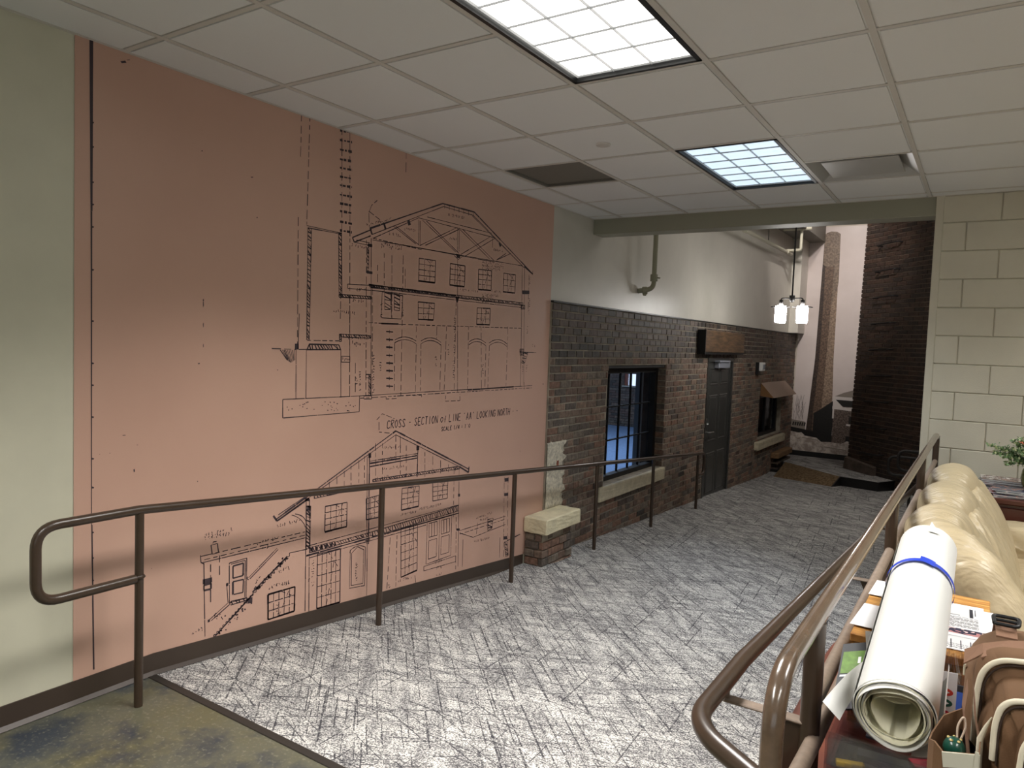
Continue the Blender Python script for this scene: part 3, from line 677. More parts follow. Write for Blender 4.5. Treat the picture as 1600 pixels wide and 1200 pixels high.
BPDATA = """d 2671,2774 2670,2544;d 2728,2774 2722,2195;d 2961,2774 2977,2256 2983,1696;d 3023,2775 3042,2211;d 3042,2211 3071,1241;d 3507,2772 3509,2635;r 2947,2758 3040,2769;r 2948,2705 3042,2715;r 2950,2652 3044,2661;r 2952,2599 3045,2607;r 2953,2551 3047,2558;r 2955,2502 3049,2509;r 2956,2454 3050,2460;r 2958,2401 3052,2405;r 2960,2352 3054,2356;r 2961,2309 3055,2312;r 2963,2250 3057,2251;r 2964,2200 3057,2202;s 2722,2190 2980,2186;s 2733,2179 2958,2180;d 2663,2227 2674,1546;h 2730,2179 2756,2179 2756,1567 2738,1569;h 2955,2182 2977,2182 2991,1830 2969,1828;h 2968,1836 3233,1842 3234,1827 2969,1820;h 2986,1608 3234,1606 3234,1589 2986,1591;h 2978,1607 2995,1608 2996,1566 2980,1565;d 2742,1566 2977,1568;f 2657,1546 2683,1548 2684,1515 2657,1515;s 2684,1515 2740,1516 2757,1548 2977,1546 2993,1516 2740,1513;h 2757,1543 2974,1544 2987,1519 2745,1516;s 2666,1515 2671,1244;s 2737,1513 2741,1244;s 2993,1516 3002,1238;d 3057,1745 3071,1241;d 3111,1440 3117,1245;s 2999,1480 3066,1479 3067,1444 3000,1445 2999,1480;x 3006,1454 3056,1454;s 2583,1246 3153,1241 3153,1145 2585,1146 2583,1246;d 2505,1518 2664,1515;s 2561,1511 2607,1458;s 2573,1512 2613,1454;s 2584,1512 2620,1450;s 2595,1512 2627,1446;s 2607,1512 2633,1442;s 2618,1512 2639,1446;s 2630,1512 2646,1450;s 2642,1512 2652,1454;s 2653,1512 2659,1458;s 2717,1199 2723,1198;s 2921,1214 2924,1211;s 2728,1215 2737,1214;s 3040,1186 3048,1188;s 2927,1171 2934,1169;s 2946,1213 2954,1212;s 2749,1224 2757,1224;s 2974,1168 2982,1164;s 2798,1182 2804,1179;s 3063,1205 3068,1207;s 3115,1184 3123,1185;s 2857,1200 2862,1199;s 2899,1170 2907,1167;s 3052,1157 3060,1159;s 3054,1158 3065,1157;s 2970,1204 2979,1203;s 2740,1223 2749,1219;s 2643,1191 2649,1192;s 2746,1186 2755,1189;s 2914,1215 2923,1216;s 3066,1157 3073,1153;s 2753,1222 2760,1224;s 2697,1207 2703,1209;s 2621,1188 2626,1185;s 3074,1189 3081,1189;s 2931,1185 2939,1184;s 3100,1181 3107,1179;s 2717,1212 2726,1211;s 2878,1219 2884,1218;s 2610,1202 2616,1204;s 2922,1192 2930,1193;s 2967,1175 2970,1178;s 2950,1164 2955,1164;s 2903,1201 2908,1202;d 3177,2174 3206,1241;s 3217,2191 3250,1239;d 3238,1906 3259,1239;f 3189,2156 3227,2156 3227,2138 3190,2136;f 3186,1993 3234,1993 3235,1977 3186,1977;h 3187,2130 3200,2132 3202,1995 3190,1993;h 3227,1369 3244,1369 3245,1239 3229,1240;s 3201,1370 3231,1369 3232,1348 3202,1349 3201,1370;s 3190,1239 3255,1237 3256,1218 3190,1221 3190,1239;t 3063,2173 3079,2148 3212,2204;t 3063,2173 3219,2243;t 3202,2246 3887,2516 4249,2520 5081,2158 4945,2206;s 3220,2212 3898,2498 4239,2495 4945,2196;s 3079,2148 3209,2145;s 3094,2163 3205,2161;s 3237,2194 3645,2381 4527,2374;s 3731,2401 4474,2402;s 4228,2489 4916,2208;s 3908,2514 3909,2486;s 3960,2514 3962,2486;s 4014,2515 4015,2486;s 4068,2516 4070,2487;s 4124,2516 4125,2487;s 4180,2517 4182,2487;s 4238,2517 4240,2488;f 3316,2293 3330,2298 3348,2266 3331,2260;f 3534,2345 3556,2353 3572,2326 3548,2316;f 4572,2340 4587,2353 4610,2327 4590,2314;f 3203,2241 3214,2246 3229,2218 3216,2214;s 3229,2182 4916,2208;s 3495,2188 4525,2194;s 3411,2290 3624,2211;s 3429,2295 3653,2209;s 3645,2368 3653,2205;s 3659,2364 3666,2207;s 3684,2372 4047,2211;s 3722,2374 4085,2205;s 4054,2381 3662,2204;s 4076,2371 3720,2214;s 4060,2382 4069,2217;s 4078,2384 4086,2219;s 4087,2372 4461,2209;s 4120,2377 4512,2207;s 4451,2370 4107,2201;s 4527,2374 4153,2193;s 4489,2368 4493,2298;s 4743,2285 4550,2212;s 4676,2277 4562,2220;d 3229,2193 3683,2181;d 3191,2347 3333,2295;d 3261,2424 3213,2385 3191,2336 3199,2257;f 4052,2199 4101,2199 4098,2173 4062,2173;s 4031,2185 4081,2162 4124,2188;f 4059,1902 4104,1901 4088,1863 4075,1862;s 3035,1877 3034,1900 3231,1909;s 3035,1875 3227,1879;h 3206,1912 4951,1916 4946,1900 3215,1900;s 3232,1880 4939,1878;s 3223,1895 4938,1893;t 3206,1912 4068,1909;d 4070,1862 4081,1232;s 4070,2163 4120,1231;d 3276,2037 3280,1921;d 3332,2114 3341,1879;d 3401,2110 3417,1717;d 3507,2123 3521,1228;d 3529,2040 3534,1919;g34 3662,2123 3830,2126 3831,1979 3663,1977;g34 3991,2125 4161,2126 4160,1981 3992,1980;g34 4325,2120 4491,2126 4493,1980 4328,1977;g33 4654,2125 4823,2127 4821,1987 4656,1985;g33 3664,1839 3834,1840 3827,1730 3669,1726;g33 4324,1840 4491,1844 4491,1724 4324,1720;t 3659,1974 3831,1978;t 3990,1977 4160,1978;t 4328,1974 4493,1978;t 4653,1981 4821,1984;t 3669,1724 3827,1727;t 4322,1718 4491,1722;h 3346,1874 3402,1874 3402,1774 3350,1771;h 3433,1874 3487,1872 3486,1771 3437,1772;s 3324,1878 3513,1868 3506,1719 3321,1718 3324,1878;s 3407,1872 3413,1723;t 3323,1683 3480,1686;t 3369,1635 3432,1634;s 3397,1645 3398,1623;t 3371,1586 3434,1585;s 3399,1596 3400,1574;t 3373,1538 3436,1536;s 3401,1548 3401,1526;t 3375,1487 3438,1485;s 3403,1497 3403,1475;t 3377,1439 3440,1436;s 3405,1449 3405,1427;t 3379,1391 3442,1388;s 3406,1400 3407,1378;t 3381,1343 3444,1339;s 3408,1352 3409,1330;t 3383,1294 3446,1290;s 3410,1303 3411,1281;d 3214,1684 3517,1685 4936,1712;d 3449,1567 3459,1249;d 3657,1564 3663,1248;d 3652,1678 3655,1602;d 3705,1565 3715,1252;d 3866,1686 3866,1595;d 3918,1563 3919,1252;d 3971,1690 3967,1250;d 4226,1700 4240,1240;d 4381,1706 4413,1234;d 4451,1565 4457,1247;d 4496,1566 4495,1246;d 4740,1720 4744,1246;s 3449,1567 3482,1579 3515,1586 3549,1589 3584,1586 3620,1578 3657,1564;s 3449,1584 3481,1596 3514,1604 3548,1606 3583,1603 3619,1595 3656,1582;s 3705,1565 3739,1579 3774,1587 3809,1589 3845,1585 3881,1575 3918,1559;s 3704,1583 3738,1597 3773,1605 3808,1607 3844,1604 3880,1594 3917,1577;s 4238,1568 4271,1582 4305,1591 4340,1593 4376,1590 4413,1580 4451,1565;s 4237,1588 4270,1602 4304,1610 4339,1613 4375,1610 4411,1600 4449,1585;s 4496,1566 4534,1581 4574,1591 4614,1594 4654,1590 4695,1580 4737,1562;s 4494,1586 4533,1602 4572,1611 4612,1614 4653,1611 4694,1600 4736,1583;x 3305,2159 3487,2169;x 3305,2143 3488,2151;x 3370,2234 3497,2233;x 3510,2283 3640,2285;x 4365,2167 4643,2177;x 4366,2147 4644,2157;x 4368,2128 4606,2135;x 3057,2119 3183,2122;x 3058,1866 3176,1866;x 3075,1800 3170,1800;x 2927,1732 3093,1724;x 3076,1554 3179,1544;x 3076,1539 3147,1537;x 4110,1946 4318,1950;x 4379,1935 4593,1936;x 4380,1915 4517,1916;x 4298,1881 4609,1886;x 4507,2278 4623,2282;x 3178,2256 3384,2323;x 3943,2442 4127,2452;x 3961,2288 4047,2291;x 4501,1970 4617,1968;x 3044,1581 3210,1579;x 5112,1568 5186,1564;x 3255,1487 3259,1263;x 3144,1394 3145,1278;x 3114,1354 3115,1308;x 3855,1483 3859,1405;x 4409,1428 4414,1357;x 3988,1564 3992,1491;x 4053,1774 4058,1342;x 5035,1965 5031,1824;x 5021,1746 5021,1668;x 5030,1418 5029,1355;x 4969,1449 4972,1325;x 3315,1445 3317,1392;x 3310,1806 3313,1718;x 3501,1843 3509,1746;x 5023,2134 5030,2042;x 4455,1820 4458,1766;x 4371,1790 4373,1755;s 4916,2208 4955,1247;s 4951,2196 5004,1253;d 5022,2150 5028,1855;f 4929,2015 5037,2021 5039,1993 4932,1985;h 4925,1545 4983,1546 4975,1496 4929,1496;s 4921,1522 5183,1519;h 4985,1515 5053,1515 5009,1433 4956,1434;h 4918,1895 4975,1899 4978,1868 4920,1865;s 3149,1241 5133,1245;d 3158,1227 5134,1226;t 4241,1238 4855,1244;d 3984,1209 3986,1169 4152,1166 4150,1213;d 3384,1226 3384,1212 3482,1211;d 3639,1223 3727,1222 3727,1209;s 5011,1277 5015,1214;s 5079,2186 5075,2152;t 2553,600 3483,1002 4291,651;s 2612,613 3484,977 4161,690;t 2535,623 2560,590 2779,679;s 2567,622 2750,693;t 4290,670 4287,628 4175,684;s 2658,605 2680,596 2700,584 2718,571 2733,555 2747,537 2757,517;s 2681,607 2701,601 2718,593 2733,584 2745,573 2754,561 2761,548;s 2758,676 2767,32;s 2782,672 2795,24;f 2767,636 2795,632 2792,606 2765,611;f 2750,684 2782,679 2783,662 2750,667;h 2762,637 2792,632 2793,388 2766,394;d 2880,731 2881,682;d 2927,751 2929,684;d 2985,776 2988,686;d 3043,801 3046,688;d 3096,824 3101,690;d 3160,851 3166,692;d 3207,871 3213,694;d 3779,833 3787,663;d 3864,796 3871,662;d 3952,757 3957,662;d 4042,718 4045,661;d 4122,683 4123,661;h 2815,686 3261,692 3262,676 2815,671;h 3284,714 4175,689 4176,669 3285,700;t 3251,882 3261,312;s 3232,863 3246,316;t 3706,878 3706,674;f 3241,883 3264,885 3265,854 3242,854;f 3689,883 3717,883 3718,854 3691,854;t 3257,819 3699,818;t 3258,799 3700,802;s 3256,833 3703,832;d 3362,934 3371,691;d 3527,965 3538,712;d 3588,897 3597,689;d 3484,977 3491,805;d 3301,940 3310,700;x 3368,763 3568,752;x 3363,894 3530,888;x 3290,709 3422,708;x 2561,555 2714,555;x 2128,592 2289,591;x 2128,577 2257,572;x 2433,485 2570,488;x 2448,454 2534,455;x 2514,227 2652,224;x 2574,300 2642,303;x 2048,125 2120,128;x 3545,-3 3679,-10;x 3549,432 3694,430;x 3739,440 3968,435;x 4407,254 4614,260;x 4437,232 4570,227;x 4388,78 4595,69;x 2808,319 2812,162;x 3153,225 3154,99;x 2181,177 2251,156;x 2162,166 2232,150;x 2754,216 2795,193;x 3376,819 3512,820;x 2561,229 2652,218;x 3405,340 3532,336;x 3926,26 4001,21;x 3941,-18 3998,-21;x 3943,-66 4001,-70;x 2451,319 2416,292;x 2563,130 2567,79;x 3449,22 3455,-23;g44 2900,611 3072,607 3073,462 2901,463;g34 3232,603 3344,607 3345,466 3236,470;g34 3559,617 3732,609 3731,472 3558,476;g34 3873,612 4043,599 4042,475 3880,481;g55 2849,343 3027,336 3032,11 2853,23;g46 3559,353 3725,348 3734,33 3573,23;g53 2510,200 2691,195 2690,57 2513,62;t 2901,460 3074,459;t 3558,473 3731,469;t 2853,23 3032,8;t 3573,23 3735,30;t 2510,200 2691,195 2690,57 2513,62 2510,200;s 2757,406 4176,404;t 2767,352 4180,343;s 2787,335 3815,326;h 2790,395 2979,389 2980,360 2791,365;h 2979,384 3292,384 3293,362 2980,364;h 3292,384 4177,399 4179,359 3293,354;f 2795,391 2814,391 2815,370 2795,370;f 2831,390 2851,389 2852,368 2832,369;f 2868,388 2888,388 2889,366 2868,367;f 2905,387 2925,386 2926,365 2906,365;f 2943,385 2964,385 2964,363 2943,364;s 3105,291 3108,311;s 3108,307 3128,316 3149,320 3170,321 3192,318 3214,310 3237,298;s 3108,307 3108,74 3236,57 3237,298;s 3120,288 3122,87 3221,75 3222,286;s 3120,288 3169,316 3222,286;s 3251,343 3257,-13;s 3274,338 3231,340;d 3458,314 3440,-19;d 3522,316 3525,-27;d 3713,0 3727,-58;s 3826,347 4100,344 4103,49 3828,49 3826,347;s 3960,342 3967,51;s 3846,331 3936,329 3941,230 3850,233 3846,331;s 3981,327 4075,326 4081,226 3986,227 3981,327;s 3849,209 3937,207 3938,79 3850,80 3849,209;s 3987,207 4079,205 4080,77 3988,80 3987,207;s 3875,330 3879,235;s 3904,330 3909,234;s 4011,328 4016,231;s 4042,328 4047,230;s 3804,39 4162,32 4164,-11 3806,8 3804,39;d 4154,318 4168,-82;s 4169,684 4196,-56;d 4110,668 4120,324;f 4167,488 4191,484 4192,463 4168,467;f 4162,234 4200,227 4200,210 4162,217;d 4769,529 4796,-128;d 4824,522 4851,-131;f 4773,518 4831,514 4833,484 4775,489;f 4777,397 4833,392 4834,368 4779,373;f 4791,45 4840,38 4842,12 4792,19;h 4803,-2 4843,-10 4870,-127 4828,-126;s 4200,210 4806,207;s 4201,193 4371,125 4810,139;d 4202,183 4791,183;s 4423,226 4413,142;s 4564,225 4561,138;h 4555,227 4631,223 4621,144 4561,138;s 4736,49 4740,-115;t 4842,-1 5036,13;s 4245,134 4248,-68;d 2108,500 2755,492;d 2127,479 2755,473;s 2115,467 2756,457;s 2106,506 2109,470 2127,457;s 2125,463 2136,92;d 2162,448 2165,250;d 2211,482 2213,379;s 2648,395 2774,389;s 2268,429 2372,431 2372,220 2272,223 2268,429;s 2278,421 2363,421 2364,227;t 2290,408 2352,409 2351,344 2291,345 2290,408;t 2291,327 2354,323 2352,255 2292,260 2291,327;s 2163,544 2198,545 2206,497 2170,497 2163,544;s 2173,550 2175,558 2194,556;f 2120,383 2171,381 2172,356 2120,358;t 2126,353 2166,352 2166,323 2127,326 2126,353;s 2385,324 2564,441;s 2392,315 2571,432;s 2382,330 2374,324 2385,312;t 2415,230 2189,72;s 2255,325 2264,225 2156,168;s 2272,237 2272,213 2168,161;f 2251,329 2264,329 2264,313 2251,314;f 2150,172 2162,171 2162,158 2150,158;s 2648,395 2648,376 2627,379 2628,363 2607,365 2608,350 2587,352 2588,336 2567,339 2568,323 2548,326 2548,310 2528,313 2529,297 2509,300 2509,285 2490,287 2490,272 2471,275 2471,259 2452,262 2452,247 2433,250 2433,234 2414,237 2415,222 2396,225 2396,210 2378,213 2378,198 2360,201 2360,186 2341,189 2342,174 2324,177 2324,162 2306,165 2306,150 2288,153 2288,139 2271,142 2271,127 2253,130 2254,116 2236,119 2236,104 2219,107 2219,93 2202,96 2202,82 2185,85 2185,70 2168,74;f 2380,216 2411,214 2411,185 2381,187;t 2633,379 2410,240;h 2280,229 2376,221 2376,207 2280,209;f 2316,150 2322,149 2325,143 2319,143;f 2220,98 2229,98 2231,90 2224,90;f 2318,152 2323,152 2325,147 2320,147;f 2349,168 2353,168 2355,164 2351,164;f 2318,150 2324,150 2327,143 2320,143;f 2209,90 2217,89 2219,81 2212,81;f 2213,83 2218,83 2220,79 2215,79;f 2271,125 2280,125 2283,116 2275,116;f 2343,170 2351,170 2353,162 2346,162;f 2225,97 2230,96 2232,91 2227,91;f 2224,96 2231,95 2233,89 2227,89;f 2302,134 2307,133 2308,129 2304,128;f 2398,189 2408,189 2411,179 2402,178;f 2315,127 2320,127 2322,121 2317,121;f 2249,92 2256,92 2259,85 2252,85;f 2326,163 2330,163 2332,159 2328,158;f 2266,114 2270,114 2271,109 2268,109;f 2214,70 2223,69 2226,60 2218,60;f 2212,86 2220,85 2223,77 2215,77;f 2346,174 2353,173 2356,166 2349,166;f 2318,136 2324,135 2326,129 2320,129;f 2346,162 2354,161 2358,153 2349,152;f 2306,153 2315,153 2318,144 2310,144;f 2360,166 2369,166 2372,157 2364,157;f 2210,91 2219,91 2222,82 2213,82;f 2370,197 2377,197 2380,190 2373,190;t 2505,300 2518,293;t 2420,260 2425,256;t 2636,367 2641,369;t 2479,290 2487,294;t 2538,325 2544,325;t 2444,258 2455,257;t 2426,262 2434,265;t 2581,352 2594,354;t 2505,304 2514,308;t 2510,294 2519,292;t 2535,310 2540,311;t 2516,290 2530,288;t 2617,357 2624,359;t 2450,252 2461,258;t 2590,346 2603,348;t 2441,255 2445,252;t 2571,359 2577,356;t 2598,371 2603,378;t 2450,251 2461,256;t 2624,371 2637,364;t 2581,346 2593,341;t 2587,333 2593,333;t 2544,310 2551,307;t 2472,273 2484,272;t 2492,295 2500,295;t 2434,254 2448,253;t 2568,353 2580,357;t 2561,333 2570,337;t 2601,374 2606,380;t 2614,367 2624,372;d 3306,1086 3354,1121 3469,1082;d 3326,1071 3329,1008 3431,992;f 1575,2770 1590,2776 1590,2076 1582,2074;f 1582,2074 1589,2075 1592,755 1589,756;f 1590,756 1595,755 1606,119 1599,121;s 2683,1710 2679,1518;f 1586,2440 1595,2440 1593,2434 1586,2432;f 1587,2341 1596,2341 1593,2335 1587,2334;f 1587,2198 1596,2197 1594,2192 1587,2190;f 1588,2107 1597,2106 1594,2100 1588,2099;f 1588,2015 1597,2013 1594,2008 1588,2007;f 1588,1838 1598,1836 1595,1831 1589,1830;f 1589,1625 1598,1623 1596,1617 1589,1617;f 1590,1448 1599,1445 1596,1440 1590,1440;f 1590,1356 1599,1353 1597,1348 1590,1348;f 1591,1221 1600,1218 1597,1212 1591,1213;f 1591,1044 1601,1040 1598,1035 1591,1036;f 1592,921 1601,916 1599,911 1592,912;f 1593,727 1602,723 1599,718 1593,719;f 1593,617 1602,612 1600,607 1593,608;f 1593,519 1603,514 1600,509 1593,511;f 1701,2721 1722,2731 1728,2724 1708,2715;f 1728,2736 1741,2741 1744,2740 1732,2735;f 2084,2440 2090,2443 2091,2439 2086,2436;f 2357,2375 2371,2379 2374,2376 2362,2372;f 2396,2182 2403,2185 2404,2179 2398,2177;f 1719,1129 1732,1129 1736,1126 1723,1126;f 1770,970 1776,974 1778,961 1772,957;f 1783,1080 1790,1080 1792,1078 1786,1078;f 1664,1056 1668,1056 1669,1054 1665,1054;f 1621,1055 1624,1055 1625,1053 1622,1053;f 2083,875 2087,876 2088,871 2084,869;f 2079,1442 2088,1444 2090,1439 2082,1437;f 2101,1746 2106,1749 2107,1740 2103,1737;f 2102,1732 2105,1740 2107,1717 2103,1709;f 2103,1630 2107,1637 2108,1618 2105,1612;f 2105,1531 2108,1536 2109,1522 2106,1517;f 2541,1406 2547,1407 2549,1403 2543,1402;f 5303,1255 5320,1256 5325,1250 5309,1249;f 4981,713 4991,713 4993,709 4985,709;f 1857,503 1859,503 1860,501 1857,500"""
for item in BPDATA.split(';'):
    tk = item.split(); k = tk[0]; P = [tuple(int(v) / 1000 for v in t.split(',')) for t in tk[1:]]
    if k in 'std' or k == 'r':
        for a, b in zip(P, P[1:]):
            if k == 's': hand(a, b, .0038)
            elif k == 't': hand(a, b, .0078)
            elif k == 'd': hand(a, b, .0038, .045, .016)
            else: hand(a, b, .010, .022, .008)
    elif k == 'f': INK.add([(XI, *p) for p in P], [list(range(len(P)))])
    elif k == 'h':
        for a, b in zip(P, P[1:] + P[:1]): hand(a, b, .004)
        L1 = math.dist(P[0], P[1]) + math.dist(P[2], P[3]); L2 = math.dist(P[1], P[2]) + math.dist(P[3], P[0])
        if L1 >= L2: A0, A1, B0, B1 = P[0], P[1], P[3], P[2]
        else: A0, A1, B0, B1 = P[0], P[3], P[1], P[2]
        n = max(3, int(max(L1, L2) / 2 / .020))
        for i in range(n):
            t = i / n; seg2(lerp(A0, A1, t), lerp(B0, B1, min(1, t + RK.uniform(.2, 1.4) / n)), .0055 * RK.uniform(.6, 1.6))
    elif k[0] == 'g':
        nc, nr = int(k[1]), int(k[2])
        for a, b in zip(P, P[1:] + P[:1]): hand(a, b, .0055)
        for i in range(1, nc): hand(lerp(P[0], P[1], i / nc), lerp(P[3], P[2], i / nc), .0035, .06, .006)
        for i in range(1, nr): hand(lerp(P[0], P[3], i / nr), lerp(P[1], P[2], i / nr), .0035, .06, .006)
        hand(lerp(P[0], P[1], .45), lerp(P[1], P[2], .4), .003, .03, .02); hand(lerp(P[3], P[2], .4), lerp(P[0], P[1], .8), .003, .03, .02)
    elif k == 'x': scribble(P[0], P[1])
# hand lettering (stroke letters on a 4 x 6 grid)
ST = {'A': ['00 26 40', '12 32'], 'B': ['00 06 36 43 03', '33 42 40 00'], 'C': ['45 26 05 01 20 41'], 'D': ['00 06 26 44 42 20 00'], 'E': ['46 06 00 40', '03 33'], 'F': ['46 06 00', '03 33'],
      'G': ['45 26 05 01 20 41 43 23'], 'H': ['00 06', '40 46', '03 43'], 'I': ['20 26'], 'K': ['00 06', '46 03 40'], 'L': ['06 00 40'], 'N': ['00 06 40 46'], 'O': ['20 02 04 26 44 42 20'],
      'R': ['00 06 36 45 34 03', '13 40'], 'S': ['45 26 05 14 32 41 20 01'], 'T': ['06 46', '26 20'], 'M': ['00 06 23 46 40'], '-': ['13 33'], "'": ['26 15'], 'o': ['20 02 04 25 44 42 20'], 'f': ['20 24 36', '13 33'],
      'P': ['00 06 36 45 34 03'], 'V': ['06 20 46'], 'W': ['06 10 23 30 46'], 'U': ['06 01 20 41 46'], '1': ['15 26 20'], '/': ['00 46'], '4': ['30 36 02 42'], '=': ['12 32', '14 34'], '0': ['20 02 04 26 44 42 20'], '.': ['10 11']}
def letter_row(txt, y0, z0, h, adv, w, slant=.08):
    y = y0
    for ch in txt:
        if ch == ' ': y += adv * .65; continue
        s = h * (.85 if ch.islower() else 1)
        for st in ST.get(ch, []):
            pts = [(y + int(a) / 4 * adv * .68 + int(b) / 6 * h * slant, z0 + int(b) / 6 * s) for a, b in st.split()]
            for a, b in zip(pts, pts[1:]): seg2(a, b, w * RK.uniform(.8, 1.2))
        y += adv
_t = "CROSS - SECTION of LINE 'AA' LOOKING NORTH - -"
letter_row(_t, 3.40, 1.022, .052, (4.94 - 3.40) / (len(_t) - .35 * _t.count(' ')), .0062)
letter_row("SCALE 1/4 = 1'0", 3.95, .962, .028, .0245, .0055)
INK.build('ink_drawing', M['ink'], bl)

# limestone ledge on a short brick pier, by the blueprint edge
pl = thing('stone_ledge', (-3.02, 5.35, rz(5.35)), 'pale limestone block on a low brick pier at the end of the blueprint wall', 'ledge')
def rough_block(mb, x0, x1, y0, y1, z0, z1, amp, seed, n=8):
    rr = random.Random(seed); bm = bmesh.new(); bmesh.ops.create_cube(bm, size=1)
    for v in bm.verts: v.co = Vector(((x0 + x1) / 2 + v.co.x * (x1 - x0), (y0 + y1) / 2 + v.co.y * (y1 - y0), (z0 + z1) / 2 + v.co.z * (z1 - z0)))
    bmesh.ops.bevel(bm, geom=list(bm.edges), offset=.008, segments=1, affect='EDGES')
    bmesh.ops.subdivide_edges(bm, edges=[e for e in bm.edges if e.calc_length() > .05], cuts=n, use_grid_fill=True)
    for v in bm.verts: v.co += Vector((rr.uniform(-amp, amp), rr.uniform(-amp, amp), rr.uniform(-amp, amp)))
    bm.verts.index_update(); mb.add([v.co[:] for v in bm.verts], [[v.index for v in f.verts] for f in bm.faces]); bm.free()
mb = MB(); rough_block(mb, XW + .006, -2.912, 5.08, 5.67, .028, .155, .002, 4, 5); mb.build('limestone_block', M['limestone'], pl)
MB().box(XW + .006, -2.975, 5.12, 5.58, rz(5.58) - .02, .028).build('mortar_core', M['mortar'], pl)
zt = .024; c = 0
while zt > rz(5.3) - .03:
    o_ = -.02 if c < 1 else 0.0
    zb = zt - .0665
    # front (facing -y) bricks
    xs = [XW + .01, -3.04 + (.04 if c % 2 else 0), -2.955 + o_]
    for a, b in zip(xs, xs[1:]):
        MB().cbox(a + .003, b - .003, 5.10 + R.uniform(-.008, .008), 5.2, zb + .004, zt - .004, .004).build('brick', BR[R.randrange(6)], pl)
    ys = [5.205, 5.30 + (.08 if c % 2 else 0), 5.47 + (.03 if c % 2 else 0), 5.60]
    for a, b in zip(ys, ys[1:]):
        MB().cbox(-3.05, -2.955 + o_ + R.uniform(-.012, .008), a + .003, b - .003, zb + .004, zt - .004, .004).build('brick', BR[R.randrange(6)], pl)
    zt -= .0677; c += 1

# window_1 in the brick wall
wn = thing('window_1', (-3.25, 7.3, win[2]), '', ''); del wn['label']; del wn['category']; wn['kind'] = 'structure'
fr = MB(); gx0, gx1 = -3.30, -3.26
y0, y1, z0, z1 = win
fr.box(-3.30, BX - .10, y1 - .075, y1, z0, z1); fr.box(-3.30, BX - .10, y0, y0 + .06, z0, z1); fr.box(-3.30, BX - .10, y0 + .06, y1 - .075, z1 - .09, z1); fr.box(-3.30, BX - .10, y0 + .06, y1 - .075, z0, z0 + .05)
fr.cbox(-3.28, BX - .02, y0 + .002, y1 - .002, z1 - .035, z1, .006)
fr.build('window_frame', M['black'], wn)
gy0, gy1, gz0, gz1 = y0 + .06, y1 - .075, z0 + .05, z1 - .09
nc, nr = 5, 3
for i in range(1, nc):
    y = gy0 + (gy1 - gy0) * i / nc; MB().box(-3.29, -3.268, y - .007, y + .007, gz0, gz1).build('muntin', M['black'], wn)
for i in range(1, nr):
    z = gz0 + (gz1 - gz0) * i / nr; MB().box(-3.29, -3.268, gy0, gy1, z - .007, z + .007).build('muntin', M['black'], wn)
pw, phh = (gy1 - gy0) / nc, (gz1 - gz0) / nr
pane_me = MB().box(-.002, .002, -pw / 2 + .007, pw / 2 - .007, .007, phh - .007).mesh('pane', M['pane'])
for i in range(nc):
    for j in range(nr): place('pane', pane_me, (-3.279, gy0 + pw * (i + .5), gz0 + phh * j), wn)
mb = MB(); rough_block(mb, -3.28, -3.085, 6.40, 8.12, .055, .197, .0015, 5, 6)
ws = mb.build('window_sill', M['limestone_dark'], wn)

# door_1
dn = thing('door_1', (XW, 10.19, ZL), '', ''); del dn['label']; del dn['category']; dn['kind'] = 'structure'
y0, y1, z0, z1 = dor
fr = MB(); fr.box(-3.28, BX + .004, y0, y0 + .045, z0, z1); fr.box(-3.28, BX + .004, y1 - .045, y1, z0, z1); fr.box(-3.28, BX + .004, y0 + .045, y1 - .045, z1 - .05, z1)
fr.build('door_frame', M['door'], dn)
dx = BX - .022; slab = MB().box(dx - .04, dx, y0 + .05, y1 - .05, z0 + .01, z1 - .055)
dd = slab.build('door_leaf', M['door'], dn)
W_ = y1 - y0 - .1
for (a, b) in ((.12, .45), (.55, .88)):
    for (c_, d_) in ((.83, .945), (.44, .76), (.07, .36)):
        ya, yb = y0 + .05 + W_ * a, y0 + .05 + W_ * b; za, zb = z0 + 2.0 * c_, z0 + 2.0 * d_; t = .022
        p = MB(); p.add([(dx + .001, ya, za), (dx + .001, yb, za), (dx + .001, yb, zb), (dx + .001, ya, zb),
               (dx + .010, ya + t * .5, za + t * .5), (dx + .010, yb - t * .5, za + t * .5), (dx + .010, yb - t * .5, zb - t * .5), (dx + .010, ya + t * .5, zb - t * .5),
               (dx + .003, ya + t, za + t), (dx + .003, yb - t, za + t), (dx + .003, yb - t, zb - t), (dx + .003, ya + t, zb - t),
               (dx + .009, ya + 2 * t, za + 2 * t), (dx + .009, yb - 2 * t, za + 2 * t), (dx + .009, yb - 2 * t, zb - 2 * t), (dx + .009, ya + 2 * t, zb - 2 * t)],
              [(r * 4 + i, r * 4 + (i + 1) % 4, r * 4 + 4 + (i + 1) % 4, r * 4 + 4 + i) for r in range(3) for i in range(4)] + [(12, 13, 14, 15)])
        p.build('door_panel', M['door'], dn)
h = MB().cbox(dx, dx + .012, y0 + .075, y0 + .135, .38, .66, .004); hp = h.build('lock_plate', M['steel'], dn)
MB().tube(fillet([(dx + .01, y0 + .105, .47), (dx + .06, y0 + .105, .47), (dx + .065, y0 + .26, .465)], .02), .010, 10).build('lever_handle', M['steel'], dn)
MB().lathe([(0, 0), (.018, 0), (.018, .02), (0, .02)], (dx + .02, y0 + .105, .57), 16).build('lock_cylinder', M['steel'], dn)
c = MB().cbox(dx, dx + .07, y0 + .34, y0 + .86, 1.345, 1.425, .006); c.build('door_closer', M['closer'], dn)
MB().box(dx + .005, dx + .09, y0 + .30, y0 + .80, 1.43, 1.455).build('closer_arm', M['closer'], dn)

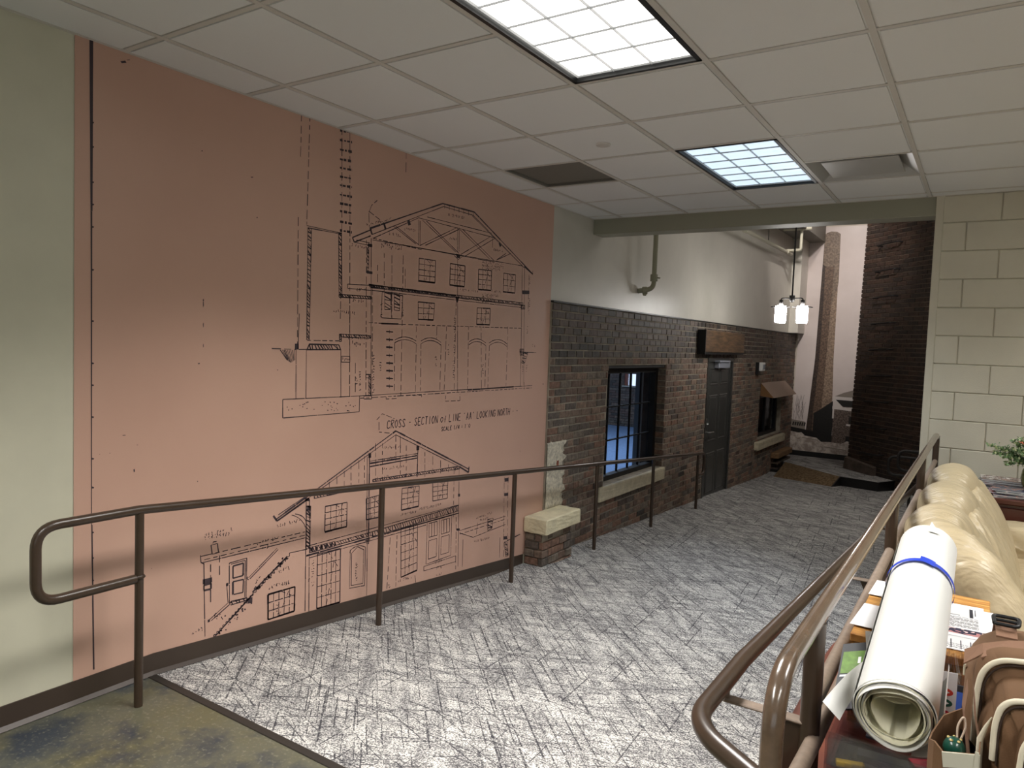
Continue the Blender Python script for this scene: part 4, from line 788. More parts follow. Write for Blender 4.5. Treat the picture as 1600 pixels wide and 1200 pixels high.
# timber box over the door
tb = thing('timber_lintel', (-3.08, 10.0, 1.6), 'dark timber box beam mounted on the bricks above the grey door', 'beam')
MB().cbox(BX, -3.015, 9.15, 10.92, 1.565, 1.85, .006).build('timber_face', M['beam_wood'], tb)
MB().cbox(BX, -3.012, 9.13, 9.152, 1.56, 1.853, .003).build('sooty_end', M['black'], tb)
MB().box(BX, -3.018, 9.14, 10.9, 1.535, 1.563).build('shadow_board', M['black'], tb)  # black strip stands for the shade under the timber box
# strobe
st = thing('wall_strobe', (BX, 12.15, 1.3), 'small white box on a black bracket on the bricks right of the door', 'alarm')
MB().cbox(BX, BX + .05, 12.02, 12.14, 1.22, 1.42, .005).build('bracket', M['black'], st)
MB().cbox(BX + .04, BX + .10, 12.05, 12.24, 1.28, 1.42, .01).build('housing', M['white_pl'], st)
MB().cbox(BX + .10, BX + .112, 12.10, 12.19, 1.31, 1.39, .008).build('lens', M['closer'], st)

# window_2 with sill and canopy
w2 = thing('window_2', (-3.3, 13.2, .13), '', ''); del w2['label']; del w2['category']; w2['kind'] = 'structure'
y0, y1, z0, z1 = win2
MB().box(-3.42, -3.30, y0 - .02, y1 + .02, z0 - .02, z1 + .02).build('dark_backing', M['black'], w2)
fr = MB()
for a in ((y0, y0 + .07, z0, z1), (y1 - .07, y1, z0, z1), (y0, y1, z0, z0 + .06), (y0, y1, z1 - .06, z1)): fr.box(-3.26, -3.20, a[0], a[1], a[2], a[3])
fr.box(-3.25, -3.21, (y0 + y1) / 2 - .02, (y0 + y1) / 2 + .02, z0, z1)
fr.build('window_frame', M['black'], w2)
for a, b in ((y0 + .07, (y0 + y1) / 2 - .02), ((y0 + y1) / 2 + .02, y1 - .07)): MB().box(-3.235, -3.23, a, b, z0 + .06, z1 - .06).build('pane', M['pane'], w2)
mb = MB(); rough_block(mb, -3.2, -3.05, 12.2, 14.1, -.04, .095, .002, 8, 5); mb.build('window_sill', M['limestone_dark'], w2)
cn = thing('canopy', (-3.1, 13.3, .85), 'brown wedge-shaped metal canopy over the small dark window', 'canopy')
prof = [(BX, .855), (-2.90, .835), (BX, 1.075)]
A_ = [(x, 12.42, z) for x, z in prof]; B_ = [(x, 14.15, z) for x, z in prof]
MB().add([A_[2], A_[1], B_[1], B_[2]], [(0, 1, 2, 3)]).add([A_[0], B_[0], B_[1], A_[1]], [(0, 1, 2, 3)]).build('sloped_top', M['canopy'], cn)
MB().add(A_, [(0, 1, 2)]).build('end_plate', M['canopy_side'], cn); MB().add(B_, [(0, 2, 1)]).build('end_plate', M['canopy_side'], cn)
# small masonry footing near the corner
ft = thing('stone_footing', (-3.06, 13.8, ZL), 'low tan stone step block at the foot of the bricks under the canopy', 'step')
MB().cbox(BX, -2.98, 13.35, 14.45, -.30, -.2, .01).build('tread', M['tread_wood'], ft)
for i in range(5):
    for j in range(3): MB().cbox(BX, -3.0, 13.42 + .2 * i, 13.61 + .2 * i, -.40 + j * .033 - .1, -.40 + (j + 1) * .033 - .1 + .03, .003).build('brick', BRD[(i + j) % 6], ft)
MB().box(BX, -3.0, 13.4, 14.42, ZL, -.50).build('dark_base', M['black'], ft)  # black slab put in for the shadow beneath the step

# neighbouring hall behind window_1
struct('floor_next_hall', MB().box(-14, -3.30, 4.5, 18.1, ZL - .1, ZL), M['fl_blue'])
nh = struct('wall_next_hall', MB().box(-14, -3.30, 18, 18.2, ZL, .55).box(-14, -3.30, 18, 18.2, .87, 4).box(-14, -8.10, 18, 18.2, .55, .87).box(-7.68, -3.30, 18, 18.2, .55, .87), M['sooty_mortar'])
hb = MB()
for c in range(48):
    z0 = ZL + c * .068; y = -10.5 - (.1 if c % 2 else 0)
    while y < -5:
        if not (z0 + .06 > .55 and z0 < .87 and y + .2 > -8.1 and y < -7.68): hb.box(y + .005, y + .2, 17.985, 18.0, z0 + .005, z0 + .063, R.randrange(6))
        y += .205
hbo = hb.build('distant_bricks', BRD, nh); hbo['kind'] = 'stuff'
struct('wall_next_hall_left', MB().box(-14.2, -14, 4.5, 18.1, ZL, 4), M['sooty_mortar'])
struct('wall_next_hall_near', MB().box(-14, -3.4, 4.3, 4.5, ZL, 4), M['sooty_mortar'])
struct('ceiling_next_hall', MB().box(-14, -3.4, 4.3, 18.1, 4, 4.1), M['sooty_mortar'])
struct('wall_next_hall_side', MB().box(-3.42, -3.30, 5.0, 6.4, ZL, 4).box(-3.42, -3.30, 8.15, 18, ZL, 4).box(-3.42, -3.30, 6.4, 8.15, 1.5, 4), M['sooty_mortar'])
w3 = thing('window_3', (-7.9, 18, .55), '', ''); del w3['label']; del w3['category']; w3['kind'] = 'structure'
fr = MB(); fr.box(-8.14, -7.64, 17.93, 18.0, .52, .55); fr.box(-7.99, -7.96, 18.05, 18.1, .55, .87)
fr.build('window_frame', M['hall_trim'], w3); MB().box(-8.10, -7.68, 18.1, 18.105, .55, .87).build('pane', M['pane'], w3)
MB().box(-8.10, -8.02, 18.02, 18.1, .55, .87).build('warm_jamb', M['red_wood'], w3)
struct('trim_6', MB().box(-4.32, -4.21, 10.0, 10.3, ZL, 4), M['hall_trim'])

# ------------------------------------------------------------------ chimney mural (flat print on the end wall)
cm = thing('chimney_mural', (-2.5, 14.9, -.3), 'tall sepia wall mural of an octagonal brick chimney above snow', 'mural')
mp, nt, b_ = new_mat('mural_sky'); 
_n = noise(nt, texco(nt), 2, 3); _r = ramp(nt, _n, [(.3, lin((200, 188, 182))), (.7, lin((212, 201, 196)))]); nt.links.new(_r.outputs[0], b_.inputs['Base Color']); b_.inputs['Roughness'].default_value = .35
def speckle(name, c1, c2, sc=30):
    m, nt, b = new_mat(name); n = noise(nt, texco(nt), sc, 4, .7); r = ramp(nt, n, [(.4, lin(c1)), (.62, lin(c2))]); nt.links.new(r.outputs[0], b.inputs['Base Color']); b.inputs['Roughness'].default_value = .45; return m
MS = [mp, speckle('print_shadow_brick', (38, 28, 24), (70, 54, 44)), speckle('print_mid_brick', (70, 54, 44), (116, 94, 76)), speckle('print_lit_brick', (108, 90, 76), (158, 136, 114)),
      speckle('print_black', (10, 8, 8), (22, 18, 16)), speckle('print_snow', (150, 136, 126), (206, 196, 186), 12), speckle('print_house', (60, 48, 42), (120, 104, 94), 40),
      plain('print_white', (206, 198, 192), .5), plain('print_grey', (132, 122, 112), .5), speckle('print_twigs', (90, 78, 68), (190, 180, 172), 22), speckle('print_top_brick', (92, 78, 66), (136, 118, 100))]
Y = 14.9
MB().quad((-3.12, Y - .004, -.3), (-1.86, Y - .004, -.3), (-1.86, Y - .004, 4.0), (-3.06, Y - .004, 4.0)).build('printed_sheet', MS[0], cm)
pr = MB()
_lay = [0]
def poly(mi, *pts):
    _lay[0] += 1
    pr.add([(x, Y - .0045 - .0004 * _lay[0], z) for x, z in pts], [list(range(len(pts)))], mi)
# chimney: three visible octagon faces rising to a leaning top
def edge(P): return P
L0 = [(-2.85, .05), (-2.815, .55), (-2.755, 1.51), (-2.71, 3.86)]
L1 = [(-2.74, .05), (-2.73, .55), (-2.68, 1.51), (-2.665, 2.6), (-2.675, 3.87)]
L2 = [(-2.58, .3), (-2.585, .565), (-2.555, 1.51), (-2.515, 3.0), (-2.53, 3.91)]
L3 = [(-2.39, .3), (-2.40, .66), (-2.425, 1.51), (-2.42, 3.0), (-2.435, 3.86)]
def strip(mi, A_, B_): poly(mi, *(A_ + B_[::-1]))
strip(1, L0, L1); strip(2, L1, L2)
poly(3, *([p for p in L2[:3]] + [(-2.53, 2.5), (-2.43, 3.0)] + [L3[2], L3[1], L3[0]]))
strip(10, [(-2.53, 2.5), (-2.515, 3.0), (-2.53, 3.91)], [(-2.425, 2.9), (-2.42, 3.0), (-2.435, 3.86)])
poly(10, (-2.71, 3.3), (-2.655, 3.25), (-2.53, 3.25), (-2.43, 3.3), (-2.435, 3.86), (-2.50, 3.905), (-2.60, 3.915), (-2.675, 3.89), (-2.71, 3.86))
# shadowed base of the chimney
poly(4, (-2.86, -.02), (-2.38, -.10), (-2.36, .70), (-2.40, .70), (-2.58, .55), (-2.72, .45), (-2.72, .1), (-2.86, .1))
# twigs, fence, dark strip
RT = random.Random(2)
for k in range(26):
    x = RT.uniform(-3.10, -2.90); z = RT.uniform(.25, .6); a = RT.uniform(.6, 2.5); l = RT.uniform(.08, .28); w_ = .004
    poly(1, (x, z), (x + w_, z), (x + math.cos(a) * l * .4 + w_, z + math.sin(a) * l), (x + math.cos(a) * l * .4, z + math.sin(a) * l))
poly(8, (-3.12, .15), (-2.86, .12), (-2.86, .27), (-3.12, .30))
for k in range(6): poly(4, (-3.10 + .042 * k, .19), (-3.075 + .042 * k, .18), (-3.06 + .042 * k, .25), (-3.085 + .042 * k, .26))
poly(4, (-3.13, -.03), (-2.36, -.12), (-2.36, .05), (-2.85, .12), (-3.13, .155))
# house on the right
poly(8, (-2.36, .80), (-2.2, .88), (-2.0, .95), (-1.87, .99), (-1.87, .80))
poly(6, (-2.37, -.10), (-1.87, -.15), (-1.87, .56), (-2.37, .56))
poly(4, (-2.36, .62), (-1.87, .62), (-1.87, .78), (-2.36, .78))
poly(7, (-2.38, .74), (-1.87, .73), (-1.87, .79), (-2.38, .80)); poly(7, (-2.39, .56), (-1.87, .53), (-1.87, .585), (-2.39, .615)); poly(7, (-2.385, .60), (-2.18, .58), (-2.22, .62), (-2.36, .76), (-2.385, .78))
poly(7, (-2.385, .38), (-2.355, .38), (-2.355, .56), (-2.385, .56))
poly(4, (-2.09, .30), (-2.03, .30), (-2.03, .44), (-2.09, .44)); poly(7, (-2.13, .26), (-1.87, .24), (-1.87, .275), (-2.13, .295)); poly(4, (-2.13, -.1), (-1.9, -.1), (-1.9, .06), (-2.13, .06))
# snow
poly(5, (-3.14, -.3), (-1.87, -.3), (-1.87, -.08), (-2.1, -.03), (-2.2, -.09), (-2.4, -.08), (-2.55, -.09), (-2.64, -.02), (-2.85, .0), (-2.92, .06), (-2.97, .05), (-3.14, .07))
poly(8, (-2.9, -.03), (-2.62, -.06), (-2.62, -.075), (-2.9, -.045)); poly(8, (-2.5, -.17), (-2.1, -.20), (-2.1, -.215), (-2.5, -.19))
pr.build('printed_scene', MS, cm)
struct('trim_7', MB().box(-3.13, -1.2, Y - .012, Y, -.31, -.10 - .07), M['hall_trim'])

# ------------------------------------------------------------------ octagonal brick chimney stack
ch = thing('brick_chimney', (-.6, 13.9, ZL), 'dark octagonal brick chimney stack with iron rungs beside the chimney mural', 'chimney')
P0 = Vector((-1.94, 13.9, 0)); dirf = Vector((1, -1, 0)).normalized(); SIDE = 1.95
P1 = P0 + dirf * SIDE
nrm = Vector((-1, -1, 0)).normalized()
corners = [P0.copy(), P1.copy(), P1 + Vector((SIDE, 0, 0))]
back = [Vector((P1.x + SIDE, 14.86, 0)), Vector((P0.x, 14.86, 0))]
cc = P1 + Vector((SIDE / 2, 0, 0)) + Vector((0, SIDE * 1.207, 0))
def octp(c, z, inset=0):
    r_ = (c - cc).length; s = 1 - (z - ZL) * .02 / r_ - inset / r_
    return cc + (c - cc) * s
ZT = 5.5
def ringpts(z): 
    q = [octp(c, z, .012) for c in corners]; return [(p.x, p.y, z) for p in q] + [(q[2].x, 14.86, z), (q[0].x, 14.86, z)]
core = MB(); vs = ringpts(ZL) + ringpts(ZT)
core.add(vs, [(i, (i + 1) % 5, 5 + (i + 1) % 5, 5 + i) for i in range(5)] + [list(range(5, 10))]).build('mortar_core', M['chim_mortar'], ch)
def chim_brick(mb, k, c_, u0, u1, z0, z1, mi, local=None):
    a, b = corners[k], corners[k + 1]
    A0, B0 = octp(a, z0), octp(b, z0); t = (B0 - A0); L = t.length; t.normalize(); n = Vector((t.y, -t.x, 0))
    o = R.uniform(-.002, .002); ps = []
    for zz in (z0 + .007, z1 - .007):
        Az, Bz = octp(a, zz), octp(b, zz)
        for u in (max(u0, 0) + (.005 if u0 > 0 else -.004), min(u1, L) - (.005 if u1 < L else -.004)):
            q = Az + t * u; ps.append((q + n * o, zz)); ps.append((q - n * .03, zz))
    v = [(q.x, q.y, zz) for q, zz in ps]   # order: z0u0 out,in ; z0u1 out,in ; z1u0 ; z1u1
    mb.add(v, [(0, 2, 6, 4), (0, 4, 5, 1), (2, 3, 7, 6), (4, 6, 7, 5), (0, 1, 3, 2)], mi)
rest_c = MB(); CH = .0715; nb = 0
cands = []
for c_ in range(int((ZT - ZL) / CH)):
    z0 = ZL + c_ * CH
    for k in (0, 1):
        u = -(.105 if c_ % 2 else 0)
        while u < SIDE:
            cands.append((k, c_, u, u + .21, z0)); u += .21
cands.sort(key=lambda q: (0 if q[0] == 0 and q[4] < 3.9 and q[2] < 1.05 else 1, abs(q[4] - 1.4)))
for i, (k, c_, u0, u1, z0) in enumerate(cands):
    if i < 290:
        mb = MB(); chim_brick(mb, k, c_, u0, u1, z0, z0 + CH, 0); mb.build('brick', BT[R.randrange(6)], ch)
    else: chim_brick(rest_c, k, c_, u0, u1, z0, z0 + CH, R.randrange(6))
o = rest_c.build('distant_bricks', BT, ch); o['kind'] = 'stuff'
# iron rungs
z = -.05
while z < 4.6:
    a, b = octp(corners[0], z), octp(corners[1], z); t = (b - a).normalized(); q0 = a + t * .42; q1 = a + t * .88; n = nrm * .11
    MB().tube(fillet([(q0.x, q0.y, z), (q0.x + n.x, q0.y + n.y, z), (q1.x + n.x, q1.y + n.y, z + .02), (q1.x, q1.y, z + .02)], .03, 4), .013, 8).build('rung', M['iron'], ch)
    z += .435
a, b = octp(corners[0], ZL), octp(corners[1], ZL); q = b - (b - a) * .62
MB().add([(a.x - .05, a.y - .05, -.398), (q.x - .05, q.y - .05, -.398), (q.x, q.y, -.398), (a.x, a.y, -.398), (a.x - .04, a.y - .04, -.20), (q.x - .04, q.y - .04, -.27), (q.x, q.y, -.25), (a.x, a.y, -.18)],
         [(0, 1, 5, 4), (4, 5, 6, 7), (0, 4, 7, 3), (1, 2, 6, 5)]).build('plinth', M['sooty_mortar'], ch)

# ------------------------------------------------------------------ hall pipes and bulkheads
struct('trim_8', MB().box(XW, -2.7, 8.2, 14.9, 3.72, 4.3), M['duct'])
struct('trim_9', MB().box(XW, -2.98, 14.3, 14.9, 1.97, 5.5), M['plaster'])
struct('trim_10', MB().box(-3.14, 3.0, 14.6, 14.9, 4.25, 5.5), M['hall_plaster'])
pp = thing('sprinkler_pipe', (-3.0, 11, 3.3), 'cream sprinkler pipe with elbows running high along the hall wall', 'pipe')
MB().tube([(-3.0, 8.2, 3.32), (-3.0, 13.5, 3.33)], .030, 12).build('main_pipe', M['pipe'], pp)
MB().tube(fillet([(-3.0, 13.2, 3.36), (-2.78, 13.2, 3.36), (-2.78, 13.2, 3.72), (-3.08, 13.2, 3.72)], .04), .026, 12).build('branch_pipe', M['pipe'], pp)
MB().tube([(-2.83, 13.2, 3.72), (-2.62, 13.2, 3.72)], .026, 12).build('branch_pipe', M['pipe'], pp)
MB().tube(fillet([(-3.0, 10.6, 3.34), (-2.72, 10.6, 3.4), (-2.72, 10.6, 3.8)], .04), .024, 12).build('branch_pipe', M['pipe'], pp)
for q in ((-3.0, 10.6, 3.325), (-3.0, 13.2, 3.335), (-2.78, 13.2, 3.72)): MB().tube([(q[0], q[1] - .04, q[2]), (q[0], q[1] + .04, q[2])], .040, 12).build('pipe_fitting', M['pipe'], pp)
for y in (9.4, 11.9): MB().tube([(-3.0, y, 3.35), (-3.0, y, 5.5)], .006, 6).build('hanger_rod', M['iron'], pp)
dp = thing('drop_pipe', (-3.02, 7.3, 2.2), 'drab vertical pipe stub with an elbow turning into the plaster wall', 'pipe')
MB().tube(fillet([(-3.0, 7.3, 3.6), (-3.0, 7.3, 2.22), (-3.14, 7.22, 2.19)], .07, 8), .026, 14).build('pipe', M['pipe_green'], dp)
MB().tube([(-3.0, 7.3, 2.30), (-3.0, 7.3, 2.37)], .040, 14).build('coupling', M['pipe_green'], dp)
MB().tube([(-3.06, 7.265, 2.20), (-3.10, 7.243, 2.195)], .042, 14).build('coupling', M['pipe_green'], dp)
for q in ((-2.965, 7.3, 2.335), (-3.08, 7.22, 2.15)): MB().tube([q, (q[0] + .04, q[1] - .02, q[2] - .005)], .007, 8).build('clamp_bolt', M['pipe_green'], dp)

# pendant
PX, PY, PZ = -2.09, 9.6, 2.13
pd = thing('pendant_light', (PX, PY, PZ), 'black rod pendant lamp with two glowing glass shades by the chimney mural', 'lamp')
MB().tube([(PX, PY, 5.54), (PX, PY, PZ + .17)], .010, 8).build('rod', M['iron'], pd)
MB().lathe([(0, .035), (.034, .035), (.034, -.03), (.014, -.05), (0, -.055)], (PX, PY, PZ + .15), 16).build('hub', M['iron'], pd)
for s in (-1, 1):
    x = PX + s * .13
    MB().tube(fillet([(PX, PY, PZ + .15), (x, PY, PZ + .15), (x, PY, PZ + .09)], .02), .008, 8).build('arm', M['iron'], pd)
    MB().lathe([(0, .03), (.024, .03), (.026, -.03), (.0, -.03)], (x, PY, PZ + .10), 14).build('socket', M['iron'], pd)
    MB().lathe([(.07, 0), (.122, 0), (.122, .007), (.07, .007), (.07, 0)], (x, PY, PZ + .035), 24).build('shade_ring', M['iron'], pd)
    MB().lathe([(.015, .09), (.060, .085), (.068, .06), (.068, -.10), (.062, -.13), (.057, -.13), (.062, -.10)], (x, PY, PZ - .03), 24).build('glass_shade', M['shade'], pd)

# ------------------------------------------------------------------ handrails
HX = -2.916
hl = thing('handrail', (HX, 5.2, rz(5.2)), 'long brown tube handrail along the left blueprint wall, its looped end nearest the camera', 'railing')
posts = [1.672, 3.13, 4.57, 5.97, 7.33, 8.785]
def rail_z(y): return .842 if y < 1.67 else .842 - (y - 1.67) / 13.2
pts = [(HX, 1.655, .552), (HX, 1.275, .552), (HX, 1.275, .842), (HX, 1.67, .842), (HX, 9.02, rail_z(9.02)), (HX, 9.02, rail_z(9.02) - .27), (HX, 8.80, rail_z(8.8) - .27)]
P_ = fillet(pts[:4], .085, 8)
P_ = P_[:-1] + fillet([P_[-1], (HX, 9.02, rail_z(9.02)), (HX, 9.02, rail_z(9.02) - .27), (HX, 8.80, rail_z(8.8) - .27)], .09, 8)
MB().tube(P_, .0195, 16).build('rail', M['brown_metal'], hl)
for y in posts:
    MB().tube([(HX, y, max(rz(y), ZL) if y > 1.87 else 0), (HX, y, rail_z(y) - .01)], .0175, 14).build('post', M['brown_metal'], hl)
for y in (1.655,): MB().lathe([(.020, 0), (.026, .006), (.020, .014)], (HX, y + .017, .552), 14).build('weld_bead', M['brown_metal'], hl)

GX = -.26
gr = thing('guardrail', (GX, 3.5, 0), 'brown tube guardrail beside the leather sofa, with a looped handrail on its ramp side', 'railing')
top = fillet([(GX, 1.235, .0), (GX, 1.235, 1.052), (GX, 6.0, 1.052), (GX, 6.0, .72)], .11, 10)
MB().tube(top, .0185, 18).build('top_rail', M['worn_rail'], gr)
for y in (1.585, 3.07, 4.55, 5.97):
    MB().tube([(GX, y, 0), (GX, y, 1.045)], .0205, 16).build('post', M['brown_metal'], gr)
MB().tube([(GX, 1.585, .862), (GX, 6.0, .862)], .0165, 12).build('mid_rail', M['grey_rail'], gr)
MB().tube([(GX + .01, 1.24, .815), (GX + .01, 1.6, .795), (GX + .01, 3.07, .752), (GX + .01, 6.0, .70)], .0165, 12).build('mid_rail', M['grey_rail'], gr)
HR = -.435
def hz(y): return .872 if y < 1.70 else .872 - (y - 1.70) / 14
hp_ = fillet([(GX, 1.24, .862), (HR, 1.35, .872), (HR, 1.70, .872)], .09, 9)
hp_ = hp_[:-1] + fillet([(HR, 1.70, .872), (HR, 9.0, hz(9.0)), (HR, 9.0, hz(9) - .26), (HR, 8.8, hz(9) - .26)], .09, 8)
MB().tube(hp_, .0195, 16).build('handrail', M['brown_metal'], gr)
for y in (1.585, 3.07, 4.55):
    zz = hz(y) - .040
    MB().cbox(HR - .012, GX - .005, y - .016, y + .016, zz - .006, zz, .002).tube([(HR, y, zz - .003), (HR, y, zz + .035)], .008, 8).build('bracket', M['grey_rail'], gr)
    MB().prism([(HR + .08, zz - .006), (GX - .01, zz - .006), (GX - .01, zz - .14), (GX - .04, zz - .14)], y - .004, y + .004, 'y').build('gusset', M['brown_metal'], gr)
MB().tube([(HR, 8.8, ZL), (HR, 8.8, hz(8.8))], .018, 12).build('post', M['brown_metal'], gr)
MB().tube([(HR, 7.2, -.43), (HR, 7.2, hz(7.2))], .018, 12).build('post', M['brown_metal'], gr)
# far rails by the chimney
for k, (y, x0, z) in enumerate(((11.0, -1.02, .25), (10.2, -.84, .43))):
    fr_ = thing('far_handrail', (x0 + .6, y, ZL), ['dark looped handrail end seen against the base of the brick chimney', 'second dark handrail loop, just higher and right of the one before the chimney'][k], 'railing')
    MB().tube(fillet([(2.6, y, z), (x0, y, z), (x0, y, z - .25), (x0 + .26, y, z - .25)], .09, 8), .019, 12).build('rail', M['iron'], fr_)
    for x in (x0 + .27, x0 + 1.9, 2.5): MB().tube([(x, y, ZL), (x, y, z)], .018, 12).build('post', M['iron'], fr_)

# ------------------------------------------------------------------ sofa
sf = thing('leather_sofa', (.25, 4.0, 0), 'overstuffed beige leather sofa with three pillowed back sections behind the guardrail', 'sofa')
def catmull(P, n):
    out = []
    m = len(P)
    for i in range(m):
        p0, p1, p2, p3 = P[(i - 1) % m], P[i], P[(i + 1) % m], P[(i + 2) % m]
        for k in range(n):
            t = k / n
            out.append(tuple(.5 * ((2 * b) + (-a + c) * t + (2 * a - 5 * b + 4 * c - d) * t * t + (-a + 3 * b - 3 * c + d) * t ** 3) for a, b, c, d in zip(p0, p1, p2, p3)))
    return out
def cushion(name, prof, y0, y1, parent, wr=.010, seed=0, nv=44, sub=9, pw=2.6, dmin=.70):
    # closed profile in x,z swept along y; thickness swells between the seams and closes at both ends
    P = catmull(prof, sub); cx = sum(p[0] for p in P) / len(P); cz = sum(p[1] for p in P) / len(P); rr = random.Random(seed)
    ph = [rr.uniform(0, 6.28) for _ in range(8)]
    n = len(P)
    tang = [((P[(i + 1) % n][0] - P[i - 1][0]), (P[(i + 1) % n][1] - P[i - 1][1])) for i in range(n)]
    def fn(u, v):
        i = int(round(u * n)) % n; x, z = P[i]
        e = abs(2 * v - 1) ** pw; s = math.sqrt(max(0, 1 - e ** 2)) if pw > 1 else 1 - abs(2 * v - 1) ** 2
        s = dmin + (1 - dmin) * s if 0.0 < v < 1.0 else dmin - .08
        tx, tz = tang[i]; l = math.hypot(tx, tz) or 1; nx, nz = -tz / l, tx / l
        edge = (abs(2 * v - 1)) ** 2
        q1 = 17 * v + 3.0 * u * 6.28 + ph[0] + 1.3 * math.sin(u * 9 + ph[1]) + .8 * math.sin(7 * v + ph[6]); q2 = 11 * v - 13 * u + ph[2] + 1.1 * math.sin(8 * v + ph[3])
        rdg = (1 - abs(math.sin(q1)) ** .55) * (.35 + .9 * edge) + (1 - abs(math.sin(q2)) ** .5) * .55
        w = wr * 1.25 * rdg + .35 * wr * (math.sin(26 * v + 7 * u * 6.28 * .3 + ph[0] + 2.2 * math.sin(u * 12.6 + ph[1])) * (.3 + edge) * .55 + math.sin(53 * v - 9 * u + ph[2] + 1.5 * math.sin(19 * u + ph[3])) * .35 * (.2 + edge)
             + math.sin(33 * u + 14 * v + ph[4]) * .35)
        X = cx + (x - cx) * s - nx * w; Z = cz + (z - cz) * s - nz * w
        return (X, y0 + (y1 - y0) * v + .004 * math.sin(u * 30 + ph[5]), Z)
    mb = MB(); mb.grid(fn, n, nv, 0, True)
    # end caps
    for v in (0, 1):
        ring = [fn(i / n, v) for i in range(n)]; c_ = (cx, (y0 - .012) if v == 0 else (y1 + .012), cz)
        fs = [(i, (i + 1) % n, n) if v else ((i + 1) % n, i, n) for i in range(n)]
        mb.add(ring + [c_], fs, 0, True)
    return mb.build(name, M['leather'], parent)
headp = [(-.235, .72), (-.268, .86), (-.250, .955), (-.165, 1.008), (-.07, .990), (-.005, .90), (-.01, .82), (-.07, .75), (-.15, .71)]
lumb = [(-.05, .90), (.0, .925), (.06, .86), (.125, .76), (.185, .62), (.225, .46), (.20, .40), (.10, .42), (.04, .58), (-.02, .74)]
SY = [2.95, 3.67, 4.39, 5.11]
for k in range(3):
    cushion('headrest_roll', [(x + .03, z) for x, z in headp], SY[k] - .01 + (.12 if k == 0 else 0), SY[k + 1] + .01, sf, .006, 10 + k, nv=60, sub=10, pw=1.0, dmin=.34)
    cushion('back_cushion', lumb, SY[k] - .004, SY[k + 1] + .004, sf, .009, 20 + k, nv=60, sub=10, pw=1.4, dmin=.52)
    cushion('seat_cushion', [(.10, .30), (.12, .44), (.30, .485), (.60, .48), (.78, .44), (.82, .34), (.78, .27), (.4, .25)], SY[k], SY[k + 1], sf, .008, 30 + k, nv=24, sub=5)
cushion('back_frame', [(-.205, .12), (-.21, .5), (-.205, .80), (-.15, .80), (-.02, .70), (.03, .45), (.02, .12)], 2.97, 5.09, sf, .006, 41, nv=30, sub=6, pw=8, dmin=.85)
cushion('armrest', [(-.10, .12), (-.12, .50), (-.06, .60), (.15, .63), (.5, .64), (.82, .62), (.90, .5), (.88, .12)], 5.08, 5.36, sf, .010, 51, nv=20, sub=6, pw=3)
cushion('armrest', [(-.10, .12), (-.12, .44), (-.06, .52), (.05, .53), (.5, .56), (.82, .56), (.90, .46), (.88, .12)], 2.72, 2.97, sf, .010, 52, nv=20, sub=6, pw=3)
MB().box(-.2, .8, 2.8, 5.3, .06, .28).build('base', M['leather'], sf)
def wing(mirror):
    ctl = [(.24, 2.97, .34), (.19, 2.965, .52), (.10, 2.975, .70), (.01, 3.00, .83), (-.07, 3.06, .895), (-.11, 3.18, .905), (-.10, 3.36, .88)]
    P = []
    m = len(ctl)
    for i in range(m - 1):
        p0, p1, p2, p3 = [Vector(ctl[max(0, min(m - 1, j))]) for j in (i - 1, i, i + 1, i + 2)]
        for k in range(8):
            t = k / 8; P.append(.5 * (2 * p1 + (p2 - p0) * t + (2 * p0 - 5 * p1 + 4 * p2 - p3) * t * t + (3 * p1 - p0 - 3 * p2 + p3) * t ** 3))
    P = [Vector((p.x, 8.06 - p.y, p.z)) for p in P] if mirror else P
    r = [(.085 + .022 * math.sin(PI * min(1, i / (len(P) - 1) * 1.15))) * (1 - .07 * (1 - abs(math.sin(i * .46 + (1 if mirror else 0))) ** .5)) * (.6 if i == 0 else 1) for i in range(len(P))]
    MB().tube(P, r, 24).build('wing_roll', M['leather'], sf)
wing(False)
for x in (-.15, .74):
    for y in (2.85, 5.22): MB().cbox(x - .03, x + .03, y - .03, y + .03, 0, .07, .005).build('foot', M['mahogany'], sf)

# ------------------------------------------------------------------ side table with magazines and vase
st = thing('side_table', (.65, 5.7, 0), 'dark red mahogany cabinet against the painted block wall beyond the sofa', 'table')
MB().cbox(.06, 1.3, 5.44, 6.04, .70, .735, .006).build('tabletop', M['mahogany'], st)
MB().box(.09, 1.27, 5.47, 6.02, .06, .70).build('body', M['mahogany'], st)
for a, b in ((.10, .67), (.69, 1.26)): MB().cbox(a, b, 5.455, 5.472, .1, .68, .004).build('door', M['mahogany'], st)
MB().box(.12, 1.24, 5.5, 6.0, 0, .06).build('plinth', M['mahogany'], st)
def speck_mag(name, c1, c2, c3):
    m, nt, b = new_mat(name); n = noise(nt, texco(nt, (1, 1, 1), (0, 0, .3), 'pos'), 28, 2); r = ramp(nt, n, [(.0, lin(c1)), (.45, lin(c2)), (.58, lin(c3)), (.66, lin(c1))], 'CONSTANT'); nt.links.new(r.outputs[0], b.inputs['Base Color']); b.inputs['Roughness'].default_value = .25; return m
MG = [speck_mag('cover_night', (40, 46, 66), (84, 88, 110), (200, 140, 116)), speck_mag('cover_rose', (150, 120, 112), (104, 84, 84), (226, 222, 216)), speck_mag('cover_blue', (50, 60, 110), (170, 60, 60), (228, 226, 220)), speck_mag('cover_grey', (82, 92, 96), (60, 68, 74), (168, 170, 168))]
